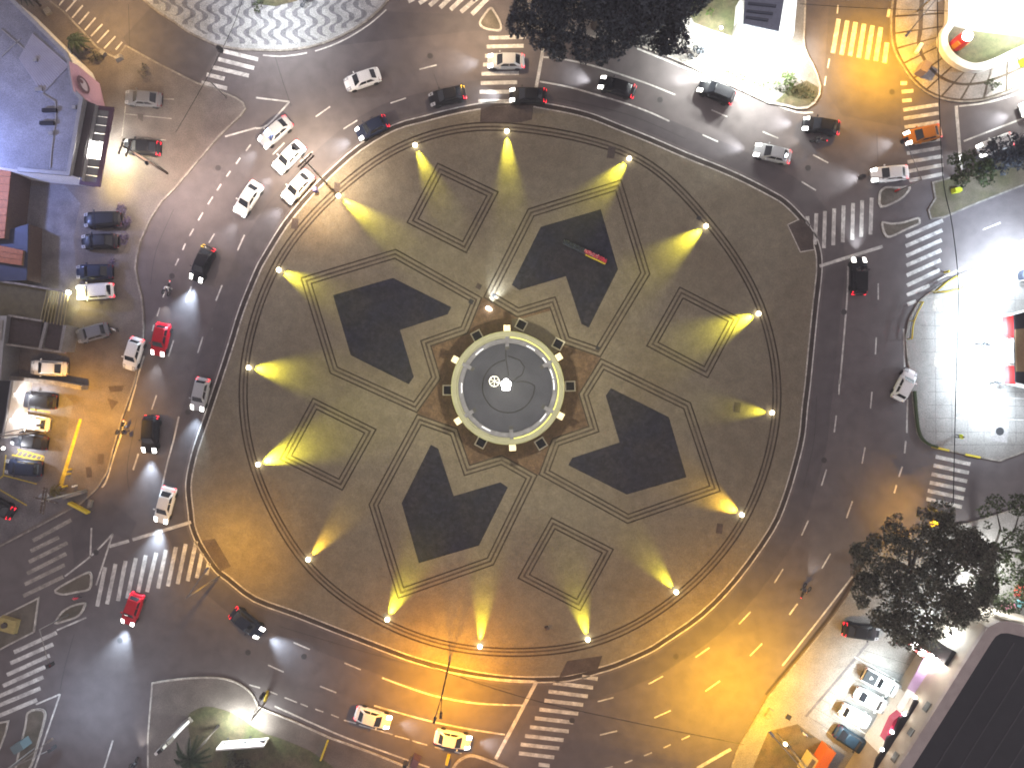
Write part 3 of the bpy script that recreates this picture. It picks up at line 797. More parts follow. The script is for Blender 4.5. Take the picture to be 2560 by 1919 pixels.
for a0 in (128, 60, 35, 4, -40, -118, -180, 18):
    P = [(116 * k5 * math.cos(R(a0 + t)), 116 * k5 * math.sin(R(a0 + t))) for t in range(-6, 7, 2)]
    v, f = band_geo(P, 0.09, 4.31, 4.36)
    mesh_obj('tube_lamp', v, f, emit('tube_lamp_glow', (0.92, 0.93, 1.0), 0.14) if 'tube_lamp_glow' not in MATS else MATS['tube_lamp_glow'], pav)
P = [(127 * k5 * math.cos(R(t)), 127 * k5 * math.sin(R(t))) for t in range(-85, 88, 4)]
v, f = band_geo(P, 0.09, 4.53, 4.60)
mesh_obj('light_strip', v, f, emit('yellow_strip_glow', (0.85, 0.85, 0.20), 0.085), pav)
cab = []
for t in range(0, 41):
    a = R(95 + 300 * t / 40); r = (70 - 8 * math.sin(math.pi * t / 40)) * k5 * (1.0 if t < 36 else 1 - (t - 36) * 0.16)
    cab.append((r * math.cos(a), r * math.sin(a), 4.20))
tube('roof_cable', cab, 0.045, BLACK, pav, 6)  # thin dark tube laid as a curved line on the roof
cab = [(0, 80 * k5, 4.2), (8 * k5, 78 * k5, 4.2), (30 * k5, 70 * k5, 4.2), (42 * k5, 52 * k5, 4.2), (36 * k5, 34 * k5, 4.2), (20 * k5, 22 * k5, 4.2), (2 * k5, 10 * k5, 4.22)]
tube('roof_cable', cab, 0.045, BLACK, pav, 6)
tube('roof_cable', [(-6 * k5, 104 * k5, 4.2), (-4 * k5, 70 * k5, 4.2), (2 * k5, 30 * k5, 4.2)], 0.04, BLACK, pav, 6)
ml = W(1265, 962, 20) - pc
tube('mast', [(ml.x, ml.y, 4.1), (ml.x, ml.y, 19.6)], [0.16, 0.10], GREYM, pav)
for k_ in range(5):
    a_ = k_ * 1.2566 + .3
    lathe('mast_lamp', [(0.06, 19.6), (0.20, 19.7), (0.24, 19.9), (0.10, 20.05)], LAMP_W, (ml.x + .26 * math.cos(a_), ml.y + .32 * math.sin(a_), 0), 10, pav)
aw = W(1236, 953, 12) - pc
wheel = empty('antenna')
ring = [(aw.x + 0.52 * math.cos(t * math.pi / 12), aw.y + 0.52 * math.sin(t * math.pi / 12), 12.0) for t in range(25)]
geo = tube_geo(ring, 0.025, 6)
for t in range(6):
    a = t * math.pi / 3 + 0.5
    geo = tube_geo([(aw.x, aw.y, 12.0), (aw.x + 0.52 * math.cos(a), aw.y + 0.52 * math.sin(a), 12.0)], 0.018, 6, geo)
geo = tube_geo([(aw.x, aw.y, 12.0), (ml.x, ml.y, 11.9)], 0.03, 6, geo)
bpy.data.objects.remove(wheel)
mesh_obj('wheel_antenna', geo[0], geo[1], WHITE, pav)
light('SPOT', (pc.x + ml.x, pc.y + ml.y, 19.3), 2600, (1.0, 0.93, 0.66), 0.4, cone=160, parent=pav)

for i, (x, y, a, lab) in enumerate(((1303, 812, -28, 'square stone pit north of the pavilion, with a yellowish surround'), (1395, 860, -28, 'square stone pit beside the north-east post of the pavilion'),
        (1425, 965, 2, 'square stone pit just east of the pavilion ring'), (1352, 1108, -58, 'square stone pit set at an angle south-east of the pavilion'),
        (1203, 1105, -28, 'square stone pit south-west of the pavilion, half under its ring'), (1120, 975, 0, 'square stone pit just west of the pavilion ring'),
        (1193, 840, 28, 'square stone pit north-west of the pavilion ring'))):
    p = W(x, y)
    e = empty('square_pit', (p.x, p.y, KH), R(a), lab, 'pit', 'square stone pits round the pavilion')
    h_ = 0.56
    v, f = band_geo([(-h_, -h_), (h_, -h_), (h_, h_), (-h_, h_)], 0.14, 0.003, 0.16, True)
    mesh_obj('rim', v, f, CREAM, e)
    mesh_obj('dark_fill', [(-h_, -h_, 0.04), (h_, -h_, 0.04), (h_, h_, 0.04), (-h_, h_, 0.04)], [(0, 1, 2, 3)], DARKBED, e)

# ================================================================ floor spotlights in a ring
AIM = [(1100, 400), (1310, 400), (1420, 570), (1540, 720), (1590, 885), (1530, 1068), (1400, 1205), (1250, 1300), (1045, 1280), (880, 1250), (740, 1120), (640, 970), (680, 812), (690, 628), (860, 520), (928, 385)]
BW = [.40, .55, .5, .55, .45, .6, .5, .45, .38, .48, .45, .60, .58, .5, .44, .42]
BD = [.75, .95, .8, 1.1, .7, 1.2, 1.0, .95, .75, 1.05, .8, 1.05, .75, 1.2, .78, .9]
PW = [1.0, 0.85, 1.2, 1.5, 0.28, 0.8, 0.42, 0.65, 0.85, 0.95, 0.5, 2.4, 1.0, 0.6, 1.3, 0.6]
names16 = ['at the top of the ring', 'first clockwise from the top of the ring', 'beside the north-east kerb', 'shining over the eastern square outline', 'dim, east of the pavilion', 'at the tip of the south-east arrow', 'on the south-east curve, shining inward',
           'below the southern square outline', 'at the bottom of the ring', 'at the tip of the south-west arrow', 'orange tinged, on the south-west curve', 'brightest, shining over the western square outline', 'due west of the pavilion', 'at the tip of the north-west arrow', 'on the north-west curve near the crossarm pole', 'above the northern square outline']
for i, ((x, y), a) in enumerate(zip(LAMPS, AIM)):
    p = W(x, y); q = W(a[0] * 1.1573, a[1] * 1.1573)
    d = (q - p); d.z = 0; d.normalize()
    e = empty('floor_spotlight', (p.x, p.y, KH), math.atan2(d.y, d.x), 'small white floor spotlight ' + names16[i], 'spotlight', 'spotlights ringing the plaza')
    lathe('base', [(0.16, 0.0), (0.16, 0.05), (0.05, 0.08), (0.05, 0.16)], GREYM, n=12, parent=e)
    lathe('lamp_head', [(0.06, 0.15), (0.22, 0.20), (0.27, 0.30), (0.24, 0.40), (0.10, 0.45), (0.02, 0.46)], LAMP_Y, n=16, parent=e, smooth=True)
    loc = Vector((p.x, p.y, KH + 0.56))
    col = YEL if i not in (10, 5) else (1.0, 0.66, 0.06)
    to = loc + d * 5.0 + Vector((0, 0, -BD[i]))
    sp = light('SPOT', loc, 2100 * PW[i], col, 0.11, to=to, cone=84 + random.uniform(-6, 6), blend=1.0, parent=None)
    sp.scale = (BW[i], 1, 1)
    bpy.context.view_layer.update(); sp.parent = e; sp.matrix_parent_inverse = e.matrix_world.inverted()
p = W(1222, 772)
e = empty('floor_floodlight', (p.x, p.y, KH), 0, 'oval white floodlight on the floor where two inlaid bands cross', 'floodlight')
lathe('lamp_head', [(0.05, 0.0), (0.20, 0.06), (0.24, 0.2), (0.1, 0.28)], LAMP_W, n=16, parent=e)
e.children[-1].scale = (1.5, .8, 1); e.children[-1].rotation_euler = (0, 0, R(-25))
light('SPOT', (p.x + 0.15, p.y + 0.5, KH + 0.6), 420, (0.85, 0.95, 1.0), 0.1, to=(p.x + 1.6, p.y + 4, 0.0), cone=75, blend=1.0, parent=e)

# low banner planter in the north-east dark panel
a = math.atan2(-(655 - 605), 1515 - 1408)
p0, p1 = W(1408, 605), W(1515, 655)
e = empty('banner_planter', ((p0.x + p1.x) / 2, (p0.y + p1.y) / 2, KH), a, 'long narrow planter with dark plants at one end, red and yellow flowers at the other', 'planter')
Lb = (p1 - p0).length
box('trough', (0, 0, 0.18), (Lb, 0.55, 0.36), plain('planter_blue', (0.03, 0.04, 0.07), 0.6), parent=e)
box('yellow_edging', (Lb * 0.27, -0.32, 0.2), (Lb * 0.46, 0.10, 0.42), YPIPE, parent=e)
def tuft(name, x0, x1, m, n, size, parent, z=0.38, hw=0.22):
    v, f = [], []
    for _ in range(n):
        c = Vector((random.uniform(x0, x1), random.uniform(-hw, hw), z + random.uniform(0, 0.22)))
        u = Vector((random.gauss(0, 1), random.gauss(0, 1), random.gauss(0, 0.5))).normalized() * size
        w = Vector((random.gauss(0, 1), random.gauss(0, 1), random.gauss(0, 0.5))).normalized() * size * 0.6
        b = len(v); v += [c - u, c + w, c + u, c - w]; f.append((b, b + 1, b + 2, b + 3))
    o = mesh_obj(name, v, f, m, parent); o['kind'] = 'stuff'; return o
tuft('dark_leaves', -Lb / 2, 0.0, foliage('plant_bluegreen', (0.05, 0.06, 0.08), 0.2), 260, 0.10, e)
tuft('red_flowers', 0.0, Lb / 2, plain('petal_red', (0.60, 0.03, 0.08), 0.6), 260, 0.10, e)
tuft('pink_flowers', -0.1, Lb * 0.3, plain('petal_pink', (0.65, 0.35, 0.36), 0.6), 60, 0.09, e, z=0.48)

# ================================================================ cars
def car_meshes(kind):
    P = dict(sedan=dict(L=4.45, W=1.78, h=1.0, cab=(1.08, 0.32, -1.02, -1.72), tail=0.0),
             hatch=dict(L=4.0, W=1.74, h=1.04, cab=(1.02, 0.34, -1.45, -1.82), tail=0.02),
             suv=dict(L=4.5, W=1.86, h=1.14, cab=(1.05, 0.36, -1.72, -2.02), tail=0.03),
             pickup=dict(L=5.1, W=1.86, h=1.16, cab=(1.15, 0.55, -0.35, -0.62), tail=0.0))[kind]
    sx = P['L'] / 4.4; sy = P['W'] / 1.76; sz = P['h']
    st = [(-2.2, .60, .42, .60, .64), (-2.14, .75, .32, .74, .80), (-1.98, .83, .24, .82, .90), (-1.5, .87, .21, .86, .94), (-.6, .88, .2, .86, .93),
          (.4, .88, .2, .85, .92), (1.05, .87, .2, .83, .91), (1.5, .86, .21, .78, .86), (1.85, .81, .24, .70, .76), (2.05, .72, .28, .62, .66), (2.16, .58, .33, .54, .57), (2.2, .40, .38, .49, .51)]
    v, f = [], []
    for x, hw, zl, zb, zt in st:
        half = [(hw * .9, zl), (hw, zl + .14), (hw, zb - .06), (hw * .965, zb), (hw * .80, zt), (hw * .4, zt + .018)]
        ring = half + [(0, zt + .024)] + [(-y, z) for y, z in half[::-1]]
        v += [(x * sx, y * sy, z * sz) for y, z in ring]
    n = 13
    for i in range(len(st) - 1):
        for k in range(n - 1):
            f.append((i * n + k, (i + 1) * n + k, (i + 1) * n + k + 1, i * n + k + 1))
        f.append((i * n + n - 1, (i + 1) * n + n - 1, (i + 1) * n, i * n))
    f.append(tuple(range(n - 1, -1, -1))); f.append(tuple(range((len(st) - 1) * n, len(st) * n)))
    out = {}
    def mk(nm, v, f, smooth=False):
        me = bpy.data.meshes.new(kind + '_' + nm); me.from_pydata(v, [], f)
        if smooth: me.polygons.foreach_set('use_smooth', [True] * len(me.polygons))
        me.materials.append(DARK); me.update(); out[nm] = me
    mk('body', v, f, True)
    xf, xtf, xtr, xr = P['cab']
    zb_, zt_ = .905 * sz, 1.43 * sz
    B = [(xf, -.75), (xf, .75), (xr, .72), (xr, -.72)]
    Tp = [(xtf, -.63), (xtf, .63), (xtr, .61), (xtr, -.61)]
    bm = bmesh.new()
    bv = [bm.verts.new((x * sx, y * sy, zb_)) for x, y in B]; tv = [bm.verts.new((x * sx, y * sy, zt_)) for x, y in Tp]
    bm.faces.new(tv)
    for i in range(4):
        bm.faces.new((bv[i], bv[(i + 1) % 4], tv[(i + 1) % 4], tv[i]))
    bmesh.ops.recalc_face_normals(bm, faces=bm.faces)
    ed = [e_ for e_ in bm.edges if all(vv in tv for vv in e_.verts)]
    bmesh.ops.bevel(bm, geom=ed, offset=0.09, segments=3, affect='EDGES', profile=0.6)
    tf = [f_ for f_ in bm.faces if f_.normal.z > .95]
    if tf:
        r_ = bmesh.ops.poke(bm, faces=tf)
        for vv in r_['verts']: vv.co.z += .045
    me = bpy.data.meshes.new(kind + '_cabin'); bm.to_mesh(me); bm.free()
    me.polygons.foreach_set('use_smooth', [True] * len(me.polygons))
    me.materials.append(DARK); out['cabin'] = me
    def panel(nm, a, b, c, d, u0, u1, w0, w1, off=0.015):
        a, b, c, d = [Vector(q) for q in (a, b, c, d)]   # a,b bottom; d,c top
        nrm = (b - a).cross(d - a).normalized()
        if nrm.z < 0: nrm = -nrm
        def q(u, w): return (a * (1 - u) + b * u) * (1 - w) + (d * (1 - u) + c * u) * w + nrm * off
        vs, fs = [], []
        nu = 4
        for j in (w0, w1):
            for i in range(nu + 1): vs.append(tuple(q(u0 + (u1 - u0) * i / nu, j)))
        for i in range(nu): fs.append((i, i + 1, nu + 2 + i, nu + 1 + i))
        mk(nm, vs, fs)
    b3 = [(x * sx, y * sy, zb_) for x, y in B]; t3 = [(x * sx, y * sy, zt_) for x, y in Tp]
    panel('windshield', b3[0], b3[1], t3[1], t3[0], .07, .93, .04, .90)
    panel('rear_window', b3[2], b3[3], t3[3], t3[2], .10, .90, .12, .86)
    panel('side_window_l1', b3[1], b3[2], t3[2], t3[1], .12, .50, .08, .82)
    panel('side_window_l2', b3[1], b3[2], t3[2], t3[1], .54, .88, .08, .82)
    panel('side_window_r1', b3[0], b3[3], t3[3], t3[0], .12, .50, .08, .82)
    panel('side_window_r2', b3[0], b3[3], t3[3], t3[0], .54, .88, .08, .82)
    for s, nm in ((1, 'l'), (-1, 'r')):
        def patch(xa, xb, ya, yb, za, zc, low):
            v8 = [(xa, ya, low), (xb, ya, low), (xb, yb * .93, low), (xa, yb, low), (xa, ya, za), (xb, ya, zc), (xb, yb * .90, zc - .03), (xa, yb, za - .05)]
            v8 = [(x * sx, s * y * sy, z * sz) for x, y, z in v8]
            fs = [(0, 3, 2, 1), (4, 5, 6, 7), (0, 1, 5, 4), (1, 2, 6, 5), (2, 3, 7, 6), (3, 0, 4, 7)]
            return v8, (fs if s > 0 else [q_[::-1] for q_ in fs])
        mk('headlight_' + nm, *patch(1.58, 2.15, .42, .81, .885, .650, .50))
        mk('taillight_' + nm, *patch(-1.84, -2.19, .48, .83, .945, .72, .55))
        mk('mirror_' + nm, *box_geo((.72 * sx, s * .97 * sy, .97 * sz), (.14, .20, .13)))
    wv, wf = lathe_geo([(.31, -.1), (.325, -.06), (.325, .06), (.31, .1), (.19, .105), (.18, .09)], 16)
    mk('wheel', [(x, z, y) for x, y, z in wv], [q[::-1] for q in wf])
    if kind == 'pickup':
        mk('cargo_bed', *box_geo((-1.48 * sx, 0, .90 * sz), (1.35 * sx, 1.35 * sy, .14)))
    out['dim'] = (sx, sy, sz)
    return out
CARM = {}
def paintm(name, col, rough=0.42):
    return plain(name, col, rough, spec=0.16, coat=0.05)
PT = dict(white=paintm('paint_white', (.72, .71, .69)), silver=paintm('paint_silver', (.36, .36, .37)), grey=paintm('paint_grey', (.16, .16, .17)), black=paintm('paint_black', (.012, .012, .015)),
          navy=paintm('paint_navy', (.016, .022, .045)), red=paintm('paint_red', (.42, .008, .02)), taxi=paintm('paint_yellow', (.66, .50, .05)), orange=paintm('paint_sodium_lit', (.45, .16, .02)), blue=paintm('paint_blue', (.012, .024, .036)))
PLATE = plain('plate', (0.5, 0.5, 0.5), 0.5)
def car(px, py, head, kind, paint, label, on=False, tail=None, group='cars driving round the circle', z=0.0, beam=1.0, zoomlen=None, cat='car', amber=False):
    if kind not in CARM: CARM[kind] = car_meshes(kind)
    M = CARM[kind]
    p = W(px, py, 0.7)
    e = empty({'sedan': 'sedan_car', 'hatch': 'hatchback_car', 'suv': 'suv_car', 'pickup': 'pickup_truck'}[kind], (p.x, p.y, z), R(head), label, cat, group)
    sx, sy, sz = M['dim']
    def part(nm, me, m, loc=None):
        o = bpy.data.objects.new(nm, me); link(o, e)
        o.material_slots[0].link = 'OBJECT'; o.material_slots[0].material = m
        if loc: o.location = loc
        return o
    pm = PT[paint]
    part('body', M['body'], pm); part('cabin', M['cabin'], pm)
    part('windshield', M['windshield'], GLASS); part('rear_window', M['rear_window'], GLASS)
    for s in ('l1', 'l2', 'r1', 'r2'): part('side_window', M['side_window_' + s], GLASS)
    for s in 'lr':
        part('headlight', M['headlight_' + s], HEADL if on else HEADOFF)
        part('taillight', M['taillight_' + s], (AMBER if (amber and s == 'r') else TAILL) if (tail if tail is not None else on) else TAILOFF)
        part('mirror', M['mirror_' + s], pm)
    for x in (1.36, -1.34):
        for y in (.80, -.80): part('wheel', M['wheel'], BLACK, (x * sx, y * sy, 0.325))
    if kind == 'pickup': part('cargo_bed', M['cargo_bed'], BLACK)
    if on:
        d = Vector((math.cos(R(head)), math.sin(R(head)), 0)); n = Vector((-d.y, d.x, 0))
        for s in (0,):
            loc = Vector((p.x, p.y, z + 0.72)) + d * (2.28 * sx) + n * s * 0.6
            light('SPOT', loc, 480 * beam, (0.86, 0.93, 1.0) if beam < 1.5 else (0.62, 0.80, 1.0), 0.25, to=loc + d * 6 + Vector((0, 0, -0.38)), cone=64, blend=1.0, parent=e, name='headlight_beam')
    return e
RG = 'cars driving round the circle'
PK = 'cars parked along the west side'
PS = 'cars parked in the lit south-east bays'
car(906, 198, 199, 'sedan', 'white', 'white sedan alone in the outer lane below the wave-patterned pavement', False, False, beam=0)
car(1118, 240, 193, 'sedan', 'black', 'black car with amber lights on the inner lane left of the top crosswalk', False, True, amber=True)
car(930, 319, 206, 'hatch', 'navy', 'dark blue car with headlights on beside the north-west kerb', True)
car(688, 330, 221, 'sedan', 'silver', 'silver car, outermost of the three abreast on the north-west bend', True, beam=0.5)
car(722, 392, 226, 'sedan', 'white', 'white car with red tail lamp, middle of the three abreast', True, beam=0.5)
car(744, 466, 228, 'sedan', 'white', 'white car under the crossarm pole beside the north-west kerb', True, beam=0.7)
car(620, 496, 238, 'sedan', 'white', 'white sedan on the north-west road behind the black car', True, beam=0.35)
car(505, 659, 247, 'sedan', 'black', 'black sedan with headlights on, going down the west road', True, amber=True, beam=3.2)
car(401, 848, 258, 'hatch', 'red', 'red hatchback on the west road beside a white car', True, True, beam=0.35)
car(333, 884, 253, 'hatch', 'white', 'white hatchback pulling out at the west kerb beside the red car', False, True)
car(500, 985, 258, 'hatch', 'silver', 'silver car with bright headlights hugging the west plaza kerb', True, beam=1.6)
car(376, 1085, 266, 'suv', 'black', 'black car with red tail lamps heading for the west stop line', True, beam=2.0)
car(412, 1262, 255, 'sedan', 'white', 'white car stopping at the west stop line with headlights on', True, beam=3.0)
car(331, 1522, 250, 'hatch', 'red', 'red car just past the lower west crosswalk', True, beam=2.6)
car(617, 1557, -39, 'sedan', 'navy', 'dark car with headlights turning along the south-west kerb', True, beam=1.8)
car(932, 1794, -17, 'sedan', 'white', 'yellow-lit pale sedan on the south road beside the dashed bus lane', True, beam=0.4)
car(1132, 1848, -12, 'sedan', 'white', 'white sedan waiting before the south stop line', True, beam=0.5)
car(1265, 152, 180, 'sedan', 'silver', 'silver car driving over the top crosswalk', True, beam=0.7)
car(1320, 238, 179, 'sedan', 'black', 'black car with red tail lamps right beside the top kerb', True)
car(1543, 217, 163, 'sedan', 'black', 'black car on the north road between two solid lane lines', True)
car(1791, 229, 157, 'suv', 'black', 'black suv on the north road beside the floodlit pavement', True, beam=0.8)
car(1932, 383, 167, 'sedan', 'silver', 'silver car on the north-east bend near the plaza kerb', True)
car(2054, 314, 172, 'sedan', 'black', 'black car in the middle of the north-east junction', True)
car(2308, 336, 193, 'sedan', 'orange', 'sodium-lit orange car with headlights driving over the east crosswalk', True, beam=0.6)  # orange body colour carries the sodium light on its hood
car(2225, 434, 185, 'sedan', 'white', 'white car with headlights at the lower end of the east crosswalk', True, beam=0.8)
car(2490, 362, 201, 'sedan', 'white', 'white car half under the trees of the east median', True, beam=0.6)
car(2597, 262, 198, 'sedan', 'white', 'white car entering at the picture edge below the curved white wall', True)
car(2147, 690, 90, 'suv', 'black', 'black suv with brake lights waiting at the east stop line', True, beam=0.7)
car(2262, 962, 63, 'hatch', 'white', 'white hatchback at the kerb of the bright east forecourt', False)
car(2152, 1577, -8, 'sedan', 'black', 'black car with red tail lamps half under the big olive tree', False, True, group=PS, z=KH)
car(2203, 1706, -28, 'pickup', 'white', 'white pickup truck, nearest the tree in the lit parking bays', False, False, group=PS, z=KH, cat='truck')
car(2178, 1750, -28, 'sedan', 'white', 'white sedan between the pickup and another white car in the lit bays', False, False, group=PS, z=KH)
car(2137, 1788, -28, 'hatch', 'white', 'white hatchback beside the blue car in the lit bays', False, False, group=PS, z=KH)
car(2127, 1848, -33, 'sedan', 'blue', 'dark blue car, last one in the lit parking bays', False, False, group=PS, z=KH)
car(359, 247, 175.5, 'sedan', 'grey', 'grey sedan parked alone beside the pink sign panel', False, False, group=PK, z=KH)
car(356, 369, 175, 'sedan', 'black', 'black sedan parked nose-in before the glowing shop canopy', False, True, group=PK, z=KH)
car(258, 550, 182, 'suv', 'black', 'black suv parked in the dark yard beside flowering shrubs', False, False, group=PK, z=KH)
car(250, 604, 181, 'sedan', 'black', 'black sedan parked in the dark yard, middle of three', False, False, group=PK, z=KH)
car(237, 680, 181, 'sedan', 'navy', 'dark car parked in the yard just above the white suv', False, False, group=PK, z=KH)
car(240, 729, 184, 'suv', 'white', 'white suv with glowing red brake lamps facing the wooden pergola', True, beam=0.25, group=PK, z=KH)
car(233, 832, 195, 'hatch', 'grey', 'grey hatchback parked askew below the white suv', False, False, group=PK, z=KH)
car(123, 920, 177, 'sedan', 'white', 'white sedan parked in the walled yard below the pergola', False, False, group=PK, z=KH)
car(97, 1001, 175, 'suv', 'black', 'black suv, uppermost in the west parking bays', False, False, group=PK, z=KH)
car(85, 1056, 172, 'hatch', 'white', 'small white hatchback between two black cars in the west bays', False, False, group=PK, z=KH)
car(74, 1101, 170, 'sedan', 'black', 'black sedan above the yellow hatched bay', False, False, group=PK, z=KH)
car(61, 1168, 175, 'suv', 'navy', 'dark suv below the yellow hatched bay', False, False, group=PK, z=KH)
car(-8, 1262, 152, 'sedan', 'black', 'dark car with red tail lamps cut off by the left picture edge', False, True, group=PK, z=KH)

# ================================================================ people and motorcycles
def body_mesh(name, J, E, rad, splits, mats):
    me = bpy.data.meshes.new(name); me.from_pydata(J, E, [])
    o = bpy.data.objects.new(name, me); COL.objects.link(o)
    sk = o.modifiers.new('skin', 'SKIN'); sk.use_smooth_shade = True
    for i, r in enumerate(rad): me.skin_vertices[0].data[i].radius = (r, r)
    me.skin_vertices[0].data[0].use_root = True
    su = o.modifiers.new('sub', 'SUBSURF'); su.levels = 1; su.render_levels = 1
    dg = bpy.context.evaluated_depsgraph_get()
    new = bpy.data.meshes.new_from_object(o.evaluated_get(dg))
    bpy.data.objects.remove(o)
    new.name = name
    for m in mats: new.materials.append(m)
    for pl in new.polygons: pl.material_index = splits(pl.center)
    return new
STAND_J = [(0, 0, .92), (0, 0, 1.15), (0, 0, 1.38), (0, 0, 1.50), (.02, 0, 1.62), (.03, 0, 1.74),
           (0, .19, 1.40), (.04, .25, 1.12), (.16, .24, .90), (0, -.19, 1.40), (-.02, -.26, 1.12), (.08, -.28, .88),
           (.02, .10, .86), (.10, .11, .48), (.04, .11, .09), (.20, .12, .04), (0, -.10, .86), (-.08, -.11, .48), (-.16, -.11, .10), (-.02, -.12, .04)]
STAND_E = [(0, 1), (1, 2), (2, 3), (3, 4), (4, 5), (2, 6), (6, 7), (7, 8), (2, 9), (9, 10), (10, 11), (0, 12), (12, 13), (13, 14), (14, 15), (0, 16), (16, 17), (17, 18), (18, 19)]
STAND_R = [.14, .14, .15, .065, .10, .09, .075, .055, .04, .075, .055, .04, .09, .065, .05, .04, .09, .065, .05, .04]
SIT_J = [(-.15, 0, .80), (-.08, 0, 1.02), (.02, 0, 1.24), (.08, 0, 1.36), (.14, 0, 1.48), (.16, 0, 1.60),
         (.04, .20, 1.24), (.24, .27, 1.06), (.46, .26, .98), (.04, -.20, 1.24), (.24, -.27, 1.06), (.46, -.26, .98),
         (-.05, .13, .76), (.26, .20, .66), (.10, .20, .32), (.24, .20, .27), (-.05, -.13, .76), (.26, -.20, .66), (.10, -.20, .32), (.24, -.20, .27)]
def person(px, py, rz, pose, shirt, trousers, label, z=0.0, hat=None):
    mats = [SKIN, HAIR if hat is None else hat, shirt, trousers]
    top = 1.58 if pose == 'stand' else 1.46
    def sp(c):
        if c.z > top + 0.06: return 1
        if c.z > top - 0.12 and abs(c.y) < .13 : return 0
        if pose == 'stand' and c.z < 0.93 and abs(c.y) < .2: return 3
        if pose == 'sit' and c.z < 0.80: return 3
        return 2
    me = body_mesh('person', STAND_J if pose == 'stand' else SIT_J, STAND_E, STAND_R, sp, mats)
    p = W(px, py)
    o = bpy.data.objects.new('person', me); link(o)
    o.location = (p.x, p.y, z); o.rotation_euler = (0, 0, R(rz))
    return tag(o, label, 'person')
SH_Y = plain('shirt_hivis', (.62, .70, .04), 0.7); SH_R = plain('shirt_red', (.55, .03, .06), 0.7); SH_D = plain('shirt_dark', (.04, .04, .05), 0.8)
SH_W = plain('shirt_white', (.6, .6, .6), 0.7); TR_D = plain('trousers_dark', (.03, .03, .04), 0.8); TR_B = plain('trousers_blue', (.05, .07, .13), 0.8)
HELM = paintm('helmet_white', (.6, .6, .6)); HELMD = paintm('helmet_dark', (.03, .03, .03))
person(2386, 1089, 200, 'stand', SH_Y, TR_D, 'person in a yellow-green shirt standing on the east forecourt', KH)
person(202, 1489, 100, 'stand', SH_R, TR_D, 'person in a red shirt between the two small south-west islands', 0)
person(2497, 853, 20, 'stand', SH_D, TR_B, 'person in dark clothes beside the shop motorcycle', KH)
person(298, 825, 250, 'stand', SH_W, TR_D, 'person in a white shirt behind the grey hatchback', KH)
person(2001, 1822, 60, 'stand', SH_W, TR_B, 'person in a white shirt near the small round post lamp', KH)

def motorcycle(px, py, head, paint, label, on=False, rider=None, z=0.0, tail=False):
    p = W(px, py)
    e = empty('motorcycle', (p.x, p.y, z), R(head), label, 'motorcycle', 'motorcycles')
    def tyre(nm, x):
        v, f = [], []
        n, m_ = 20, 8
        for i in range(n):
            a = 2 * math.pi * i / n
            for j in range(m_):
                b = 2 * math.pi * j / m_
                r = .25 + .055 * math.cos(b)
                v.append((x + r * math.cos(a), .06 * math.sin(b), .305 + r * math.sin(a)))
        for i in range(n):
            for j in range(m_):
                f.append((i * m_ + j, ((i + 1) % n) * m_ + j, ((i + 1) % n) * m_ + (j + 1) % m_, i * m_ + (j + 1) % m_))
        o = mesh_obj(nm, v, f, BLACK, e, True)
        lathe_v = lathe_geo([(.20, -.02), (.20, .02), (.05, .05), (.05, -.05)], 14)
        mesh_obj('rim', [(x + a, c, .305 + b) for a, b, c in lathe_v[0]], lathe_v[1], GREYM, o)
    tyre('wheel', .66); tyre('wheel', -.62)
    tube('frame', [(.60, 0, .32), (.46, 0, .78), (.40, 0, .92), (.05, 0, .62), (-.30, 0, .45), (-.62, 0, .32)], .035, DARK, e, 6)
    lathe('fuel_tank', [(.02, -.24), (.12, -.2), (.16, 0), (.12, .18), (.02, .22)], PT[paint], n=12, parent=e, smooth=True)
    e.children[-1].rotation_euler = (0, R(90), 0); e.children[-1].location = (.12, 0, .80)
    box('seat', (-.32, 0, .78), (.62, .24, .09), BLACK, parent=e, top=.85)
    box('engine', (.02, 0, .45), (.36, .26, .30), GREYM, parent=e, top=.8)
    box('tail', (-.72, 0, .80), (.26, .16, .10), PT[paint], parent=e, top=.7)
    tube('handlebar', [(.30, .36, 1.0), (.40, .2, 1.02), (.42, 0, .98), (.40, -.2, 1.02), (.30, -.36, 1.0)], .022, DARK, e, 6)
    lathe('headlight', [(.05, -.08), (.11, -.02), (.11, .05), (.08, .07)], HEADL if on else HEADOFF, n=12, parent=e)
    h = e.children[-1]; h.rotation_euler = (0, R(70), 0); h.location = (.52, 0, .93)
    box('tail_lamp', (-.86, 0, .80), (.05, .14, .08), TAILL if (on or tail) else TAILOFF, parent=e)
    box('mirror', (.34, .40, 1.10), (.05, .12, .08), DARK, parent=e)
    box('mirror', (.34, -.40, 1.10), (.05, .12, .08), DARK, parent=e)
    if on:
        d = Vector((math.cos(R(head)), math.sin(R(head)), 0))
        loc = Vector((p.x, p.y, z + .95)) + d * .7
        light('SPOT', loc, 90, (1, .97, .9), .06, to=loc + d * 5 + Vector((0, 0, -1)), cone=50, blend=.8, parent=e, name='headlight_beam')
    if rider: person(px, py, head, 'sit', rider[0], rider[1], rider[2], z, rider[3])
    return e
motorcycle(428, 722, 255, 'silver', 'pale motorcycle with a rider on the west road dashes', True, (SH_W, TR_D, 'rider in white riding the motorcycle on the west road', HELM))
motorcycle(2042, 356, 175, 'black', 'dark motorcycle in the north-east junction below the black car', True, (SH_D, TR_D, 'rider in dark clothes in the north-east junction', HELMD))
motorcycle(2004, 1473, 62, 'navy', 'dark motorcycle alone on the south-east road', True, (SH_D, TR_B, 'rider in dark clothes alone on the south-east road', HELMD))
motorcycle(341, 1907, 75, 'black', 'motorcycle with red tail lamp at the bottom picture edge', True, (SH_D, TR_D, 'rider at the bottom picture edge beside the south-west pavement', HELMD))
